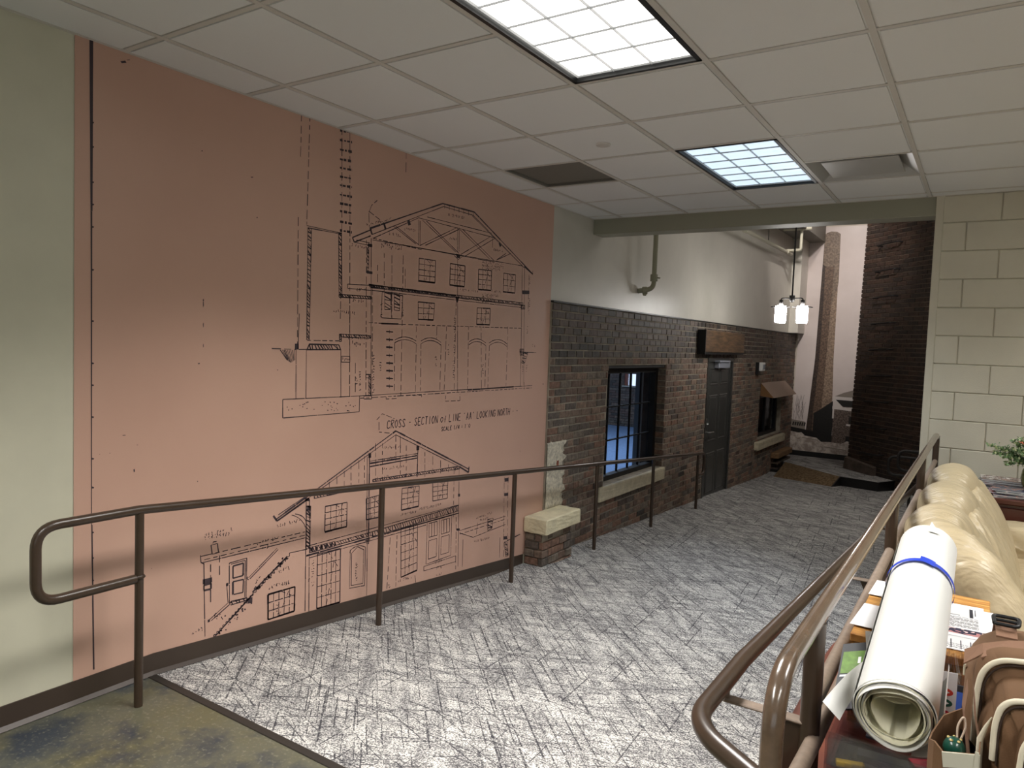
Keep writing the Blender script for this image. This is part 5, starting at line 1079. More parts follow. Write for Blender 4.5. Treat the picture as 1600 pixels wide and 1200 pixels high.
def mag(x, y, z, w_, h_, t, rot, mat, label, group='magazines on the mahogany cabinet'):
    o = thing('magazine', (x, y, z), label, 'magazine', group); o.rotation_euler = (0, 0, rot)
    c = MB().box(-w_ / 2, w_ / 2, -h_ / 2, h_ / 2, t - .0012, t).box(-w_ / 2, w_ / 2, -h_ / 2, h_ / 2, 0, .001)
    q = bpy.data.objects.new('cover', c.mesh('cover', mat)); COL.objects.link(q); q.parent = o
    q = bpy.data.objects.new('pages', MB().box(-w_ / 2 + .002, w_ / 2 - .002, -h_ / 2 + .002, h_ / 2 - .002, .001, t - .0012).mesh('pages', M['paper'])); COL.objects.link(q); q.parent = o
    return o
zz = .735
for k, (x, y, r_, m_, lb) in enumerate([(.20, 5.60, .15, 3, 'grey magazine at the bottom of the front stack on the cabinet'), (.22, 5.59, .05, 0, 'navy magazine second from the bottom of the front stack'), (.20, 5.61, -.1, 2, 'blue and red magazine in the middle of the front stack'),
                                        (.23, 5.60, .1, 3, 'slate grey magazine below the topmost one of the front stack'), (.22, 5.61, -.04, 0, 'dark magazine with pale spots topmost of the front stack')]):
    mag(x, y, zz, .27, .21, .009, r_, MG[m_], lb); zz += .0095
zz = .735
for k, (x, y, r_, m_, lb) in enumerate([(.16, 5.88, .0, 3, 'grey magazine at the bottom of the rear stack by the block wall'), (.18, 5.87, .1, 0, 'navy magazine second from the bottom of the rear stack'), (.15, 5.88, -.06, 3, 'slate magazine third from the bottom of the rear stack'), (.17, 5.88, .05, 2, 'bright blue magazine fourth from the bottom of the rear stack'),
                                        (.15, 5.87, -.08, 3, 'grey green magazine under the rosy one of the rear stack'), (.16, 5.88, .03, 1, 'rosy magazine with white lettering patches topmost of the rear stack')]):
    mag(x, y, zz, .28, .21, .011, r_, MG[m_], lb); zz += .0115
vx, vy, vz = .30, 5.66, .783
vs_ = thing('flower_vase', (vx, vy, vz), 'green textured glass vase of sage sprigs and coral flowers on the magazines', 'vase')
prof = [(.0, 0), (.045, 0), (.062, .03), (.070, .07), (.062, .12), (.042, .155), (.040, .17), (.050, .185)]
MB().lathe(prof + [(.046, .183), (.036, .168), (.038, .152), (.058, .12), (.066, .07), (.058, .034), (.0, .008)], (vx, vy, vz), 28).build('glass_body', plain('green_vase_glass', (118, 122, 72), .12, spec=.8, mott=.35, ms=70), vs_)
RV = random.Random(5)
def sprig(tip, nleaf, mat, rl, name='sprig', droop=.02):
    base = Vector((vx + RV.uniform(-.015, .015), vy + RV.uniform(-.015, .015), vz + .12)); tip = Vector(tip); mb = MB()
    mid = (base + tip) / 2 + Vector((0, 0, .05)); pts = [base * (1 - t) ** 2 + mid * 2 * t * (1 - t) + tip * t * t for t in [i / 10 for i in range(11)]]
    mb.tube(pts, [.0025 * (1 - .6 * i / 10) for i in range(11)], 6, 0)
    for i in range(nleaf):
        t = .25 + .75 * (i / nleaf) ** .9; k = min(int(t * 10), 9); p = pts[k].lerp(pts[k + 1], t * 10 - k)
        a = RV.uniform(0, 6.28); d = Vector((math.cos(a), math.sin(a), RV.uniform(-.4, .8))).normalized(); dirn = (pts[k + 1] - pts[k]).normalized(); l = rl * RV.uniform(.6, 1.3)
        p = p + d * RV.uniform(0, .03); side = d.cross(dirn).normalized() * l * .38; q = p + (d + dirn * .5).normalized() * l; m_ = (p + q) / 2 + Vector((0, 0, .003))
        mb.add([p, m_ + side, q, m_ - side], [(0, 1, 2, 3)], 1 + (RV.random() < .25))
    return mb.build(name, [M['leaf_dark'], mat, M['leaf_pale']], vs_)
for tip in [(.05, 5.58, 1.05), (.09, 5.60, 1.00), (.13, 5.58, .98), (.18, 5.60, 1.09), (.22, 5.62, 1.10), (.16, 5.56, .94), (.26, 5.62, 1.07), (.24, 5.55, 1.02), (.20, 5.58, 1.03), (.12, 5.62, 1.03)]:
    sprig(tip, 110, M['leaf'], .021)
for tip in [(.33, 5.62, 1.08), (.37, 5.60, 1.05), (.30, 5.56, 1.0), (.40, 5.64, 1.12), (.34, 5.58, .96), (.28, 5.56, .97)]:
    sprig(tip, 90, M['leaf_dark'], .026, 'leafy_stem')
for tip, m_ in [((.235, 5.57, 1.075), 'pink_fl'), ((.345, 5.58, 1.13), 'red_fl'), ((.31, 5.56, 1.02), 'red_fl'), ((.37, 5.57, 1.06), 'pink_fl')]:
    mb = MB()
    for i in range(9):
        a = i * .7; r_ = .010 + .006 * (i % 3); c = Vector(tip) + Vector((math.cos(a) * r_, math.sin(a) * r_ * .6, .004 * (i % 3)))
        mb.add([c, c + Vector((math.cos(a + .5) * .014, .0, .010)), c + Vector((math.cos(a) * .02, math.sin(a) * .02, .014)), c + Vector((math.cos(a - .5) * .014, math.sin(a - .5) * .014, .010))], [(0, 1, 2, 3)])
    mb.build('flower', M[m_], vs_)

# unseen window frames added for the daylight fill; housings for the hall fill and spots
def added_window(name, loc, quadfn, n):
    w_ = thing(name, loc, '', ''); del w_['label']; del w_['category']; w_['kind'] = 'structure'
    for i in range(n): quadfn(i / n, (i + 1) / n, w_)
    return w_
def wq(a, b, w_):
    x0, x1 = -.8 + 4.0 * a, -.8 + 4.0 * b
    MB().box(x0, x1, -3.2, -3.17, .70, .75).box(x0, x1, -3.2, -3.17, 2.25, 2.30).box(x0, x0 + .04, -3.2, -3.17, .75, 2.25).box(x1 - .04, x1, -3.2, -3.17, .75, 2.25).build('window_frame', M['hall_trim'], w_)
    MB().box(x0 + .04, x1 - .04, -3.195, -3.19, .75, 2.25).build('pane', M['pane'], w_)
added_window('added_window_4', (1.2, -3.2, .7), wq, 4)
def wq2(a, b, w_):
    y0, y1 = -.25 + 3.5 * a, -.25 + 3.5 * b
    MB().box(4.17, 4.2, y0, y1, .70, .75).box(4.17, 4.2, y0, y1, 2.25, 2.30).box(4.17, 4.2, y0, y0 + .04, .75, 2.25).box(4.17, 4.2, y1 - .04, y1, .75, 2.25).build('window_frame', M['hall_trim'], w_)
    MB().box(4.19, 4.195, y0 + .04, y1 - .04, .75, 2.25).build('pane', M['pane'], w_)
added_window('added_window_5', (4.2, 1.5, .7), wq2, 3)
for (x, y, a, b, lb) in ((.6, 10.5, 1.0, 1.5, 'large housing added for the unseen hall fill light behind the block wall'), (-1.6, 7.6, .3, .6, 'small housing added for the unseen hall fill light just past the beam')):
    t = thing('hall_fill_housing', (x, y, 5.31), lb, 'ceiling light')  # housing added to go with the hall fill light
    MB().box(x - a - .03, x + a + .03, y - b - .03, y + b + .03, 5.32, 5.40).build('housing', M['white_pl'], t)
    MB().tube([(x, y, 5.40), (x, y, 5.55)], .012, 8).build('stem', M['iron'], t)
for (p, q, lb) in (((-.3 + 2.0 - 4.0, 12.9, 4.5), (-2.55, 14.9, 3.7), 'spot head washing the top of the chimney mural'), ((-1.6, 10.2, 4.9), (-2.5, 14.9, 2.3), 'spot head aimed at the middle of the chimney mural')):
    t = thing('track_spot_head', p, lb, 'spotlight'); P_, Q_ = Vector(p), Vector(q); d_ = (Q_ - P_).normalized()
    MB().tube([P_ - d_ * .22, P_ - d_ * .08], .06, 14).build('can', M['iron'], t)
    MB().tube([P_ - d_ * .15, (P_.x, P_.y - .1, 5.55)], .010, 8).build('stem', M['iron'], t)

def sup_(k, n=5):
    c, s = math.cos(2 * PI * k / 64), math.sin(2 * PI * k / 64); return (abs(c) ** (2 / n) * (1 if c > 0 else -1), abs(s) ** (2 / n) * (1 if s > 0 else -1))
# ------------------------------------------------------------------ foreground: round table and what stands on it
TZ = .70
rt = thing('side_table', (.10, 2.0, 0), 'red-brown wooden table pushed against the guardrail under the oak box', 'table')
_o = [((.10 + .45 * sup_(k)[0]), (2.0 + .68 * sup_(k)[1])) for k in range(64)]
MB().prism(_o, TZ - .03, TZ, 'z').build('tabletop', M['red_wood'], rt)
for x in (-.18, .38):
    for y in (1.5, 2.5): MB().cbox(x - .025, x + .025, y - .025, y + .025, 0, TZ - .03, .004).build('leg', M['mahogany'], rt)

bx = thing('oak_box', (-.09, 2.16, TZ), 'oak veneered box under the paper roll with leaflets laid on its top', 'box')
BX0, BX1, BY0, BY1, BZ = -.236, .052, 1.918, 2.428, .92
MB().box(BX0 + .004, BX1 - .004, BY0 + .004, BY1 - .004, TZ, BZ - .020).build('carcass', M['oak_front'], bx)
MB().cbox(BX0, BX1, BY0, BY1, BZ - .020, BZ, .002).build('top_panel', M['oak'], bx)
MB().cbox(BX0 + .01, BX1 - .01, BY0 - .006, BY0 + .006, TZ + .02, BZ - .035, .003).build('front_panel', M['oak_front'], bx)

# printed sheets on the box, each its own thing
_sz = [BZ + .0006]
def sheet(x, y, w_, h_, rot, label, rows, extra=None, cat='paper', t=.0006, title=None):
    z = _sz[0]; _sz[0] += t + .0006
    o = thing('leaflet', (x, y, z), label, cat, 'leaflets on the oak box'); o.rotation_euler = (0, 0, rot)
    def part(n, mb, m): q = bpy.data.objects.new(n, mb.mesh(n, m)); COL.objects.link(q); q.parent = o
    part('sheet', MB().box(-w_ / 2, w_ / 2, -h_ / 2, h_ / 2, 0, t), M['paper'])
    mb = MB(); rr = random.Random(int(x * 1000 + y * 77))
    for (x0, x1, yy, th) in rows:
        a = x0
        while a < x1:
            l = min(rr.uniform(.006, .02), x1 - a); mb.box(a, a + l, yy, yy + th, t, t + .0003); a += l + .0025
    if rows: part('printed_text', mb, M['text'])
    if extra: extra(part, t)
    return o
def lines(x0, x1, ya, yb, n, th=.0018): return [(x0, x1 - (.0 if k % 5 else (x1 - x0) * .4), ya + (yb - ya) * k / (n - 1), th) for k in range(n)]
Q = PI / 2
def bars(spec):
    def f(part, t):
        mb = MB()
        for (x0, x1, y0, y1) in spec: mb.box(x0, x1, y0, y1, t, t + .0004)
        part('printed_bar', mb, M['text'])
    return f
def photo(part, t):
    part('printed_photo', MB().box(-.10, .10, -.115, -.075, t, t + .0004), speck_mag('leaflet_photo', (206, 150, 150), (60, 58, 84), (236, 216, 210)))
    mb = MB(); mb.box(.052, .060, .03, .105, t, t + .0004); mb.box(.064, .066, .05, .105, t, t + .0004); part('printed_bar', mb, M['text'])
sheet(.0, 2.20, .14, .216, .06, 'blank white sheet peeping out at the right edge of the oak box', [])
sheet(-.02, 2.03, .18, .14, .04, 'leaflet with short columns of type lowest on the box, beside the backpack', [(-.06 + .0, .07, -.055 + .012 * k, .0016) for k in range(3)], bars([(-.07 + .02 * k, -.068 + .02 * k, -.06, .0) for k in range(8)]))
sheet(-.045, 2.19, .17, .27, .03, 'white leaflet with a dark header bar and a photo strip, right of the roll', lines(-.06, .07, -.065, .02, 17, .0014), lambda part, t: (photo(part, t), part('printed_rule', MB().box(-.06, .03, .035, .037, t, t + .0004).box(-.03, -.028, .037, .05, t, t + .0004).box(0, .002, .037, .06, t, t + .0004), M['text'])))
def rot_text(x0, n, y0, y1, gap=.008):
    def f(part, t):
        rr = random.Random(3); mb = MB()
        for k in range(n):
            y = y0; x = x0 + gap * k + (.012 if k else 0)
            while y < y1 - (.03 if k % 3 == 2 else 0):
                l = rr.uniform(.006, .018); mb.box(x, x + (.003 if k == 0 else .0016), y, min(y + l, y1), t, t + .0004); y += l + .003
        part('printed_text', mb, M['text'])
    return f
sheet(-.175, 2.33, .12, .155, -.03, 'small white card with a black bar, left of the roll near the guardrail', [], bars([(.020, .032, .0, .06), (.04, .058, -.05, -.01), (.045, .050, -.07, -.058)]))
sheet(-.165, 2.06, .15, .19, -.05, 'white card with sideways typed lines at the left front corner of the oak box', [], rot_text(-.005, 6, -.06, .05))
sheet(-.125, 2.20, .03, .30, -.10, 'narrow creased white slip half under the roll on its left side', [])

# plotter paper roll
A = Vector((-.101, 1.478, .942)); B = Vector((-.102, 2.264, 1.076)); ax = (B - A).normalized()
rl = thing('paper_roll', (A + B) / 2 - Vector((0, 0, .08)), 'large white roll of plotter paper with a blue tape band lying across the oak box', 'paper roll')
sx = ax.cross(Vector((0, 0, 1))).normalized(); sz = sx.cross(ax).normalized()
def spiral(t, R0, R1, turns): return R0 + (R1 - R0) * t
RR = random.Random(9)
def rollsheet(R0, R1, turns, ph0, end0, end1, n, wob, name, mat, nv=14):
    def fn(u, v):
        a = ph0 + u * turns * 2 * PI; r = R0 + (R1 - R0) * u + wob * math.sin(3 * a + v * 2)
        r *= .925
        s = end0 + (end1 - end0) * v + .006 * math.sin(2.1 * a) * (1 - v)
        return A + ax * s + sx * (r * math.cos(a)) + sz * (r * math.sin(a))
    return MB().grid(fn, n, nv).build(name, mat, rl)
LEN = (B - A).length
rollsheet(.077, .0712, 1.55, .95 * PI, .0, LEN, 90, .0003, 'outer_sheet', M['roll_paper'])
rollsheet(.0685, .064, 1.1, .3, -.012, LEN - .02, 60, .0010, 'wound_sheet', M['roll_paper'])
rollsheet(.0635, .059, 1.0, 1.6, .006, LEN - .02, 60, .0012, 'wound_sheet', M['roll_inner'])
rollsheet(.0585, .053, 1.1, 2.9, -.006, LEN - .02, 60, .0014, 'wound_sheet', M['roll_inner'])
rollsheet(.0525, .047, 1.0, 4.4, .008, LEN - .02, 60, .0014, 'wound_sheet', M['roll_inner'])
rollsheet(.0465, .040, .9, 5.2, .0, LEN - .02, 50, .0016, 'wound_sheet', M['roll_inner'])
def endring(u, v):
    a = u * 2 * PI; r = (.0745 - .021 * v); s_ = .004 + .010 * math.sin(v * 40) * .15 + .012 * v
    return A + ax * s_ + sx * (r * .925 * math.cos(a)) + sz * (r * .925 * math.sin(a))
for k_, (ra, rb_, dd) in enumerate(((.0755, .0728, .004), (.0715, .0690, .001), (.0680, .0650, .005), (.0640, .0608, .002), (.0598, .0566, .006), (.0556, .0528, .003))):
    def ring(u, v, ra=ra, rb_=rb_, dd=dd, k_=k_):
        a = u * 2 * PI; r = (ra + (rb_ - ra) * v + .0010 * math.sin(3 * a + k_ * 2)) * .925
        return A + ax * (dd + .003 * math.sin(2 * a + k_)) + sx * (r * math.cos(a)) + sz * (r * math.sin(a))
    MB().grid(ring, 60, 1, 0, True).build('wound_edge', M['roll_inner' if k_ % 2 else 'roll_paper'], rl)
# inner loose leaf curling across the hole
def leaf(u, v):
    x = -.036 + .062 * u; z = .030 - .012 * math.sin(u * PI * .9) + .004 * v
    return A + ax * (.01 + .5 * v) + sx * x + sz * z
MB().grid(leaf, 16, 6).build('loose_leaf', M['roll_inner'], rl)
# flap standing off on the left and a small fold on the right
def flap(u, v):
    j = Vector((-.167, 1.56, .929)).lerp(Vector((-.166, 1.68, .962)), v); t = Vector((-.208, 1.49, .896)).lerp(Vector((-.2295, 1.50, .908)), v)
    t = Vector((-.192, 1.49, .897)).lerp(Vector((-.2255, 1.50, .920)), v)
    q = j.lerp(t, u); return q + Vector((0, 0, .010 * math.sin(PI * u)))
MB().grid(flap, 12, 8).build('loose_flap', M['roll_paper'], rl)
def fold(u, v):
    a = -.15 - 1.0 * u; r = .077 + .010 * math.sin(PI * u)
    return A + ax * (-.004 + .25 * v) + sx * (r * math.cos(a)) + sz * (r * math.sin(a))
MB().grid(fold, 10, 6).build('edge_fold', M['roll_paper'], rl)
# blue band
def band(u, v):
    a = -.35 + u * (PI + .5); r = .0800 * .925
    return A + ax * (.540 + .017 * v) + sx * (r * math.cos(a)) + sz * (r * math.sin(a))
MB().grid(band, 50, 2).build('tape_band', M['tape'], rl)
def bend_(u, v):
    a = 1.15 + .45 * u; r = .0812 * .925
    return A + ax * (.535 + .030 * v + .010 * (u - .5)) + sx * (r * math.cos(a)) + sz * (r * math.sin(a))
MB().grid(bend_, 8, 2).build('tape_end', M['tape'], rl)
# far end tear corner
MB().add([tuple(B - ax * .05 + sz * .0735), tuple(B + ax * .018 + sz * .0740 + sx * .006), tuple(B - ax * .05 + sz * .068 + sx * .028)], [(0, 1, 2)]).build('torn_corner', M['roll_paper'], rl)

# clear drawer organiser
og = thing('drawer_organizer', (-.08, 1.6, TZ), 'clear plastic organizer with shallow drawers under the near end of the roll', 'organizer')
OX0, OX1, OY0, OY1 = -.215, -.025, 1.49, 1.72
def clearbox(n, x0, x1, y0, y1, z0, z1, t=.003, parent=og, top=False):
    mb = MB(); mb.box(x0, x0 + t, y0, y1, z0, z1); mb.box(x1 - t, x1, y0, y1, z0, z1); mb.box(x0, x1, y0, y0 + t, z0, z1); mb.box(x0, x1, y1 - t, y1, z0, z1); mb.box(x0, x1, y0, y1, z0, z0 + t)
    if top: mb.box(x0, x1, y0, y1, z1 - t, z1)
    return mb.build(n, M['clear'], parent)
clearbox('housing', OX0, OX1, OY0, OY1, TZ + .05, .868, .004)
for k, z in enumerate((.754, .812)):
    clearbox('drawer', OX0 + .006, OX1 - .006, OY0 - .014, OY1 - .01, z, z + .052)
    MB().cbox(OX0 + .0, OX1, OY0 - .004, OY1, z - .007, z - .002, .001).build('divider', M['clear'], og)
    MB().cbox(OX0 + .07, OX1 - .07, OY0 - .028, OY0 - .014, z + .018, z + .030, .003).build('drawer_pull', M['clear'], og)
MB().box(OX0 + .02, OX1 - .02, OY0 + .02, OY1, TZ, TZ + .05).build('base', M['red_wood'], og)
items = [(-.17, 1.50, .808, .05, .014, .010, 'yellow', .3, 'yellow stick in the top drawer'), (-.12, 1.56, .808, .09, .03, .008, 'lead', .1, 'dark card in the top drawer'), (-.15, 1.60, .758, .07, .02, .010, 'white_pl', -.2, 'white strip in the lower drawer'),
         (-.08, 1.55, .758, .08, .03, .008, 'paper', .2, 'white card in the lower drawer'), (-.05, 1.58, .808, .05, .03, .012, 'ico_crim', .5, 'crimson packet in the top drawer'), (-.10, 1.66, .808, .12, .05, .006, 'lead', 0, 'flat dark folder at the back of the top drawer'), (-.06, 1.6, .758, .09, .03, .01, 'closer', .1, 'grey strip at the back of the lower drawer')]
for x, y, z, w_, h_, t, m_, r_, lb in items:
    o = thing('stationery', (x, y, z), lb, 'stationery', 'stationery inside the clear organizer'); o.rotation_euler = (0, 0, r_)
    q = bpy.data.objects.new('body', MB().cbox(-w_ / 2, w_ / 2, -h_ / 2, h_ / 2, 0, t, .001).mesh('body', M[m_])); COL.objects.link(q); q.parent = o
# dark brochures leaning between rail and box
br = thing('brochure', (-.20, 1.80, .84), 'dark brochure with a green panel leaning between the rail and the oak box', 'brochure')
def tilt(x0, x1, t0, t1, lift=0):
    # plane rising towards the box
    def P(u, v): return (-.232 + .085 * u - .01 * v, 1.66 + .20 * v + .03 * u, .835 + .075 * v + .02 * u + lift)
    return [P(x0, t0), P(x1, t0), P(x1, t1), P(x0, t1)]
MB().add(tilt(0, 1, 0, 1) + [(p[0] + .001, p[1] + .002, p[2] - .004) for p in tilt(0, 1, 0, 1)], [(0, 1, 2, 3), (7, 6, 5, 4), (0, 4, 5, 1), (1, 5, 6, 2), (2, 6, 7, 3), (3, 7, 4, 0)]).build('card', M['lead'], br)
MB().add(tilt(.05, .95, .52, .86, .0006), [(0, 1, 2, 3)]).build('green_panel', M['lime'], br)
MB().add(tilt(.05, .95, .47, .50, .0007), [(0, 1, 2, 3)]).build('white_rule', M['paper'], br)
_l = MB()
for k, u in enumerate((.42, .56, .68, .80)): _l.add(tilt(u, u + .07, .66, .76, .0009), [(0, 1, 2, 3)])
_l.build('printed_letters', M['paper'], br)
b2 = solo('folded_sheet', MB().add([(-.165, 1.70, .875), (-.125, 1.72, .885), (-.155, 1.90, .945), (-.20, 1.885, .945), (-.164, 1.70, .872), (-.124, 1.72, .882), (-.154, 1.90, .942), (-.199, 1.885, .942)],
     [(0, 1, 2, 3), (7, 6, 5, 4), (0, 4, 5, 1), (1, 5, 6, 2), (2, 6, 7, 3), (3, 7, 4, 0)]), M['paper'], (-.16, 1.8, .87), 'folded white sheet standing behind the green and black brochure', 'paper')

# icon card and blue booklet beside the box
ic = thing('icon_card', (-.045, 1.76, .82), 'white card with a column of red, green, crimson and blue ovals', 'card')
def iq(x0, x1, z0, z1, l=0): return [(x0, 1.745 + (z0 - .82) * .25 - l, z0), (x1, 1.745 + (z0 - .82) * .25 - l, z0 + .004), (x1, 1.745 + (z1 - .82) * .25 - l, z1 + .004), (x0, 1.745 + (z1 - .82) * .25 - l, z1)]
def solidq(f, mb, t=.0015): mb.add(f(0) + f(-t), [(0, 1, 2, 3), (7, 6, 5, 4), (0, 4, 5, 1), (1, 5, 6, 2), (2, 6, 7, 3), (3, 7, 4, 0)]); return mb
solidq(lambda l: iq(-.082, -.008, .815, .932, l), MB()).build('card', M['paper'], ic)
for zc_, m_ in ((.833, 'ico_blue'), (.853, 'ico_crim'), (.875, 'ico_green'), (.896, 'ico_red')):
    def P(x, z, l=.0022): return (x, 1.745 + (z - .82) * .25 - l, z)
    MB().add([P(-.030 + .016 * math.cos(a * PI / 10), zc_ + .0078 * math.sin(a * PI / 10)) for a in range(20)], [list(range(20))]).build('printed_oval', M[m_], ic)
    MB().add([P(x, z, .0027) for x, z in ((-.038, zc_ - .002), (-.029, zc_ - .002), (-.029, zc_ - .0045), (-.020, zc_), (-.029, zc_ + .0045), (-.029, zc_ + .002), (-.038, zc_ + .002))], [list(range(7))]).build('printed_symbol', M['paper'], ic)
bk = thing('blue_booklet', (-.02, 1.84, .80), 'blue covered booklet with dark edges standing behind the icon card', 'booklet')
def nq(x0, x1, z0, z1, l=0): return [(x0, 1.83 + (z0 - .8) * .3 - l, z0), (x1, 1.83 + (z0 - .8) * .3 - l, z0), (x1 + .006, 1.83 + (z1 - .8) * .3 - l, z1), (x0 + .006, 1.83 + (z1 - .8) * .3 - l, z1)]
solidq(lambda l: nq(-.06, .006, .80, .880, l), MB(), .006).build('cover', M['lead'], bk)
MB().add(nq(-.054, -.001, .803, .868, .0006), [(0, 1, 2, 3)]).build('blue_panel', M['phone_blue'], bk)
def bag(u, v):
    a = u * 2 * PI; r = .024 * (1 + .25 * math.sin(5 * a + 4 * v) * (.3 + v)) * (1 - .25 * v)
    return (-.018 + r * math.cos(a), 1.875 + r * .8 * math.sin(a), .86 + .085 * v + .005 * math.sin(7 * a))
cb = solo('clear_bag', MB().grid(bag, 30, 8, 0, True), M['clear'], (-.018, 1.875, .86), 'crumpled clear plastic bag between the icon card and the oak box', 'bag')

# ------------------------------------------------------------------ backpack
bp = thing('backpack', (.15, 1.44, TZ), 'brown canvas backpack with cream zip piping and a side pocket at the right edge', 'backpack')
def sup(t, n): c, s = math.cos(t), math.sin(t); return (abs(c) ** (2 / n) * (1 if c > 0 else -1), abs(s) ** (2 / n) * (1 if s > 0 else -1))
BKX, BKY = .150, 1.475
_h = [.70, .74, .808, .94, 1.02, 1.07, 1.092, 1.108, 1.120, 1.128, 1.132]
_k = [.94, .99, 1.0, 1.0, 1.0, .995, .97, .90, .76, .50, .0]
def body(u, v):
    i = int(round(v * 10)); c, s = sup(u * 2 * PI, 5)
    w1 = .003 * math.sin(7 * u * 6.28 + 9 * v) + .003 * math.sin(15 * v + 5 * c)
    return (BKX + (.143 + w1) * _k[i] * c, BKY + (.112 + w1) * _k[i] * s, _h[i] + .012 * (c * .5 + .2) * (v > .5))
MB().grid(body, 72, 10, 0, True).build('body', M['pack'], bp)
def layer(name, left, y0, y1, cx, zbot, bulge, pip=True, mat='pack', pr_=.0045):
    # pocket whose rounded outline (left half given, mirrored about cx) stands off from y0 to y1
    Lh = [(x, z) for x, z in left]; out = [(Lh[0][0], zbot)] + Lh; out = [tuple(p) for p in fillet([(x, 0, z) for x, z in out], .02, 4)]; out = [(p[0], p[2]) for p in out]
    full = out + [(2 * cx - x, z) for x, z in reversed(out)]
    mx, mz = cx, (zbot + max(z for x, z in full)) / 2; n = len(full); vs = []; R_ = 5
    vs += [(x + (x - mx) * .06, y0, z + .004) for x, z in full]
    vs += [(x, y1, z) for x, z in full]
    for r_ in range(1, R_ + 1):
        f = 1 - r_ / R_
        for i, (x, z) in enumerate(full): vs.append((mx + (x - mx) * f, y1 - bulge * (1 - f ** 2.5) + .003 * math.sin(i * .9 + r_ * 1.7), mz + (z - mz) * f))
    fs = [(a * n + i, a * n + i + 1, (a + 1) * n + i + 1, (a + 1) * n + i) for a in range(R_ + 1) for i in range(n - 1)]
    pk = MB().add(vs, fs, 0, True).build(name, M[mat], bp)
    if pip:
        pts = [(x, y1 - .001, z) for x, z in full[1:-1]]
        MB().tube(pts, pr_, 8).build('piping', M['piping'], pk)
        MB().tube([(mx + (x - mx) * .95, y - .003, z - .006) for x, y, z in pts], .0016, 6).build('zip_line', M['pack_dark'], pk)
    return pk
layer('main_flap', [(.020, .95), (.021, 1.078), (.025, 1.104), (.036, 1.122), (.052, 1.132), (.085, 1.137)], 1.40, 1.352, .145, .72, .008)
layer('middle_layer', [(.029, .90), (.029, 1.02), (.034, 1.052), (.050, 1.075)], 1.38, 1.285, .145, .72, .002, False, 'pack')
MB().tube([(.040, 1.272, 1.070), (.034, 1.276, 1.052), (.028, 1.28, 1.03), (.028, 1.28, .99), (.028, 1.28, .85)], [.001, .003, .0045, .0045, .004], 8).build('piping', M['piping'], bp)
layer('front_pocket', [(.044, 1.03), (.044, 1.066), (.050, 1.094), (.062, 1.106), (.080, 1.110)], 1.37, 1.262, .140, .72, .014)
layer('lower_pocket', [(.073, 1.02), (.076, 1.066), (.084, 1.084), (.10, 1.09)], 1.28, 1.205, .145, .72, .012)
def webq(name, pts, wv, mat=None, th=.003):
    mb = MB(); V = []
    for p, w_ in pts: V.append((Vector(p) - Vector(w_) / 2, Vector(p) + Vector(w_) / 2))
    n = len(V); vs = [tuple(a) for a, b in V] + [tuple(b) for a, b in V] + [(a.x, a.y, a.z - th) for a, b in V] + [(b.x, b.y, b.z - th) for a, b in V]
    fs = [(i, i + 1, n + i + 1, n + i) for i in range(n - 1)] + [(2 * n + i, 3 * n + i, 3 * n + i + 1, 2 * n + i + 1) for i in range(n - 1)] + [(i, 2 * n + i, 2 * n + i + 1, i + 1) for i in range(n - 1)] + [(n + i, n + i + 1, 3 * n + i + 1, 3 * n + i) for i in range(n - 1)] + [(0, n, 3 * n, 2 * n), (n - 1, 2 * n - 1, 4 * n - 1, 3 * n - 1)]
    return mb.add(vs, fs).build(name, mat or M['web'], bp)
webq('carry_strap', [((.000, 1.41, 1.104), (0, .022, .016)), ((.025, 1.415, 1.122), (0, .024, .010)), ((.06, 1.425, 1.134), (0, .026, .006)), ((.12, 1.435, 1.144), (0, .026, .004)), ((.28, 1.44, 1.145), (0, .026, .004))], None)
webq('carry_strap', [((.026, 1.395, 1.122), (.006, .026, .008)), ((.05, 1.40, 1.134), (.004, .026, .006)), ((.09, 1.412, 1.143), (.0, .026, .004)), ((.26, 1.42, 1.147), (.0, .026, .004))], None)
webq('shoulder_strap', [((.058, 1.455, 1.136), (.030, 0, 0)), ((.057, 1.48, 1.143), (.030, 0, 0)), ((.056, 1.50, 1.149), (.030, 0, 0)), ((.055, 1.53, 1.138), (.030, 0, 0)), ((.055, 1.60, 1.09), (.030, 0, 0)), ((.055, 1.625, 1.0), (.030, 0, 0))], None)
bz = 1.150
bkl = MB().tube(fillet([(.040, 1.475, bz), (.038, 1.508, bz + .004), (.076, 1.508, bz + .004), (.074, 1.475, bz), (.040, 1.475, bz), (.040, 1.485, bz)], .008, 4), .0034, 8)
bkl.tube([(.040, 1.492, bz + .002), (.075, 1.492, bz + .002)], .003, 8); bkl.build('buckle', M['black'], bp)
webq('side_strap', [((.008, 1.365, 1.075), (-.002, .026, .010)), ((.004, 1.345, 1.045), (-.004, .028, 0)), ((.012, 1.325, 1.005), (-.006, .028, 0)), ((.020, 1.315, .95), (-.006, .026, 0))], None)
webq('side_strap', [((.016, 1.335, 1.085), (-.002, .014, .004)), ((.020, 1.318, 1.05), (-.003, .016, 0)), ((.027, 1.30, 1.02), (-.004, .016, 0))], None)
MB().cbox(.000, .004, 1.44, 1.45, 1.06, 1.08, .001).build('label_tab', M['piping'], bp)
_fp = [(.006, 1.37), (-.022, 1.355), (-.036, 1.325), (-.038, 1.28), (-.030, 1.25), (-.018, 1.24), (.028, 1.238), (.030, 1.30)]
_rim = [1.035, 1.02, 1.000, 1.008, 1.02, 1.012, 1.024, 1.03]
n = len(_fp); sp = MB()
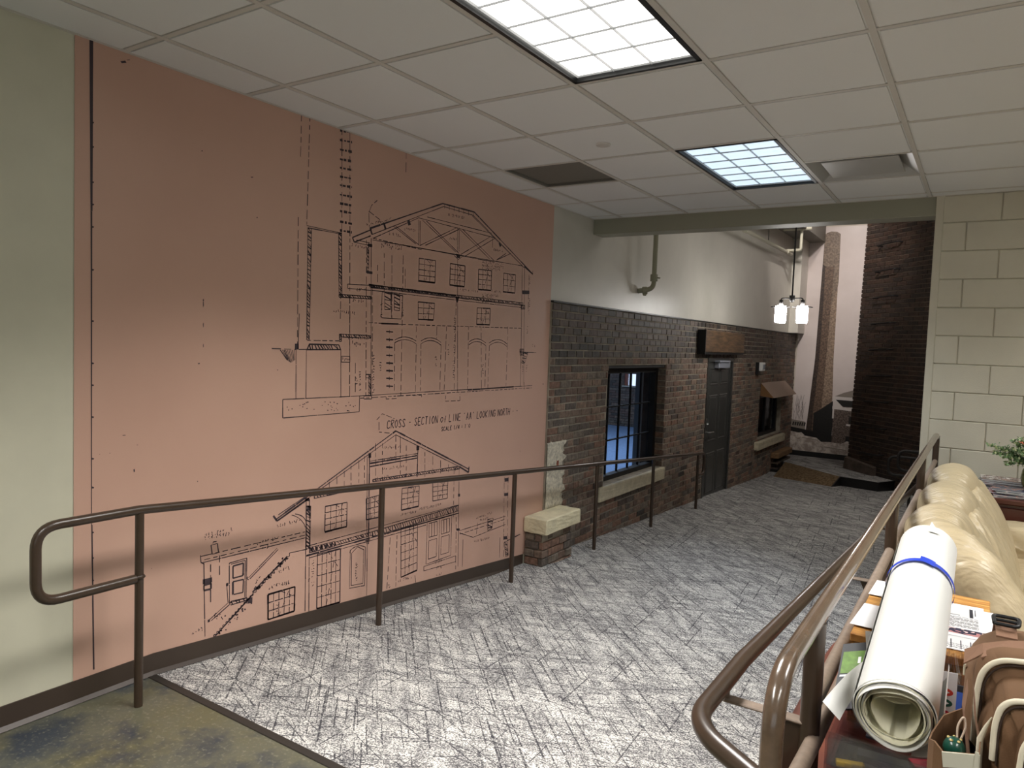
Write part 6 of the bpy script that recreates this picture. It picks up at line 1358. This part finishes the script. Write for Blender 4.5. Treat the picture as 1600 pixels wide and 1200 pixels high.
sp.add([(x, y, .72) for x, y in _fp] + [(x, y, z) for (x, y), z in zip(_fp, _rim)] + [(x + (.0 - x) * .06, y + (1.30 - y) * .06, z) for (x, y), z in zip(_fp, _rim)] + [(x + (.0 - x) * .06, y + (1.30 - y) * .06, .72) for x, y in _fp],
       [(i, i + 1, n + i + 1, n + i) for i in range(n - 1)] + [(n + i, n + i + 1, 2 * n + i + 1, 2 * n + i) for i in range(n - 1)] + [(2 * n + i, 2 * n + i + 1, 3 * n + i + 1, 3 * n + i) for i in range(n - 1)])
sp = sp.build('side_pocket', M['pack'], bp)
MB().add([(-.019, 1.2385, 1.0125), (.0285, 1.2365, 1.0245), (.0285, 1.2365, 1.004), (-.016, 1.2385, .990), (-.019, 1.241, 1.0125), (.0285, 1.239, 1.0245)], [(0, 3, 2, 1), (0, 1, 5, 4)]).build('elastic_band', M['band'], sp)
MB().box(.022, .027, 1.2355, 1.237, .985, 1.028).build('band_tab', M['band'], sp)
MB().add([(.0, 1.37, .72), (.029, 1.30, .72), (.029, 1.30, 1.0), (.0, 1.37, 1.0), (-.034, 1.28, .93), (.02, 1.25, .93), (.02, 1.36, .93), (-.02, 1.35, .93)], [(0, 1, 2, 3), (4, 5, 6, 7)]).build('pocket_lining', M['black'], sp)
gb = thing('green_lid', (-.004, 1.295, .88), 'round green flask lid with brass dots and cord loop in the backpack pocket', 'flask')
MB().lathe([(0, .014), (.006, .0135), (.011, .010), (.0148, .003), (.0155, -.003), (.013, -.010), (.009, -.014), (.009, -.06), (0, -.06)], (-.004, 1.295, 1.000), 28).build('lid', M['green_pl'], gb)
for k in range(5):
    a = k * 2 * PI / 5 + .4; MB().lathe([(0, .0024), (.0022, .0016), (.0027, 0)], (-.004 + .0085 * math.cos(a), 1.295 + .0085 * math.sin(a), 1.0115), 10).build('brass_dot', M['gold'], gb)
MB().tube(fillet([(-.001, 1.300, 1.012), (-.002, 1.305, 1.030), (.006, 1.312, 1.046), (.010, 1.31, 1.030), (.004, 1.302, 1.012)], .008, 5), .0015, 8).build('cord_loop', M['cord'], gb)
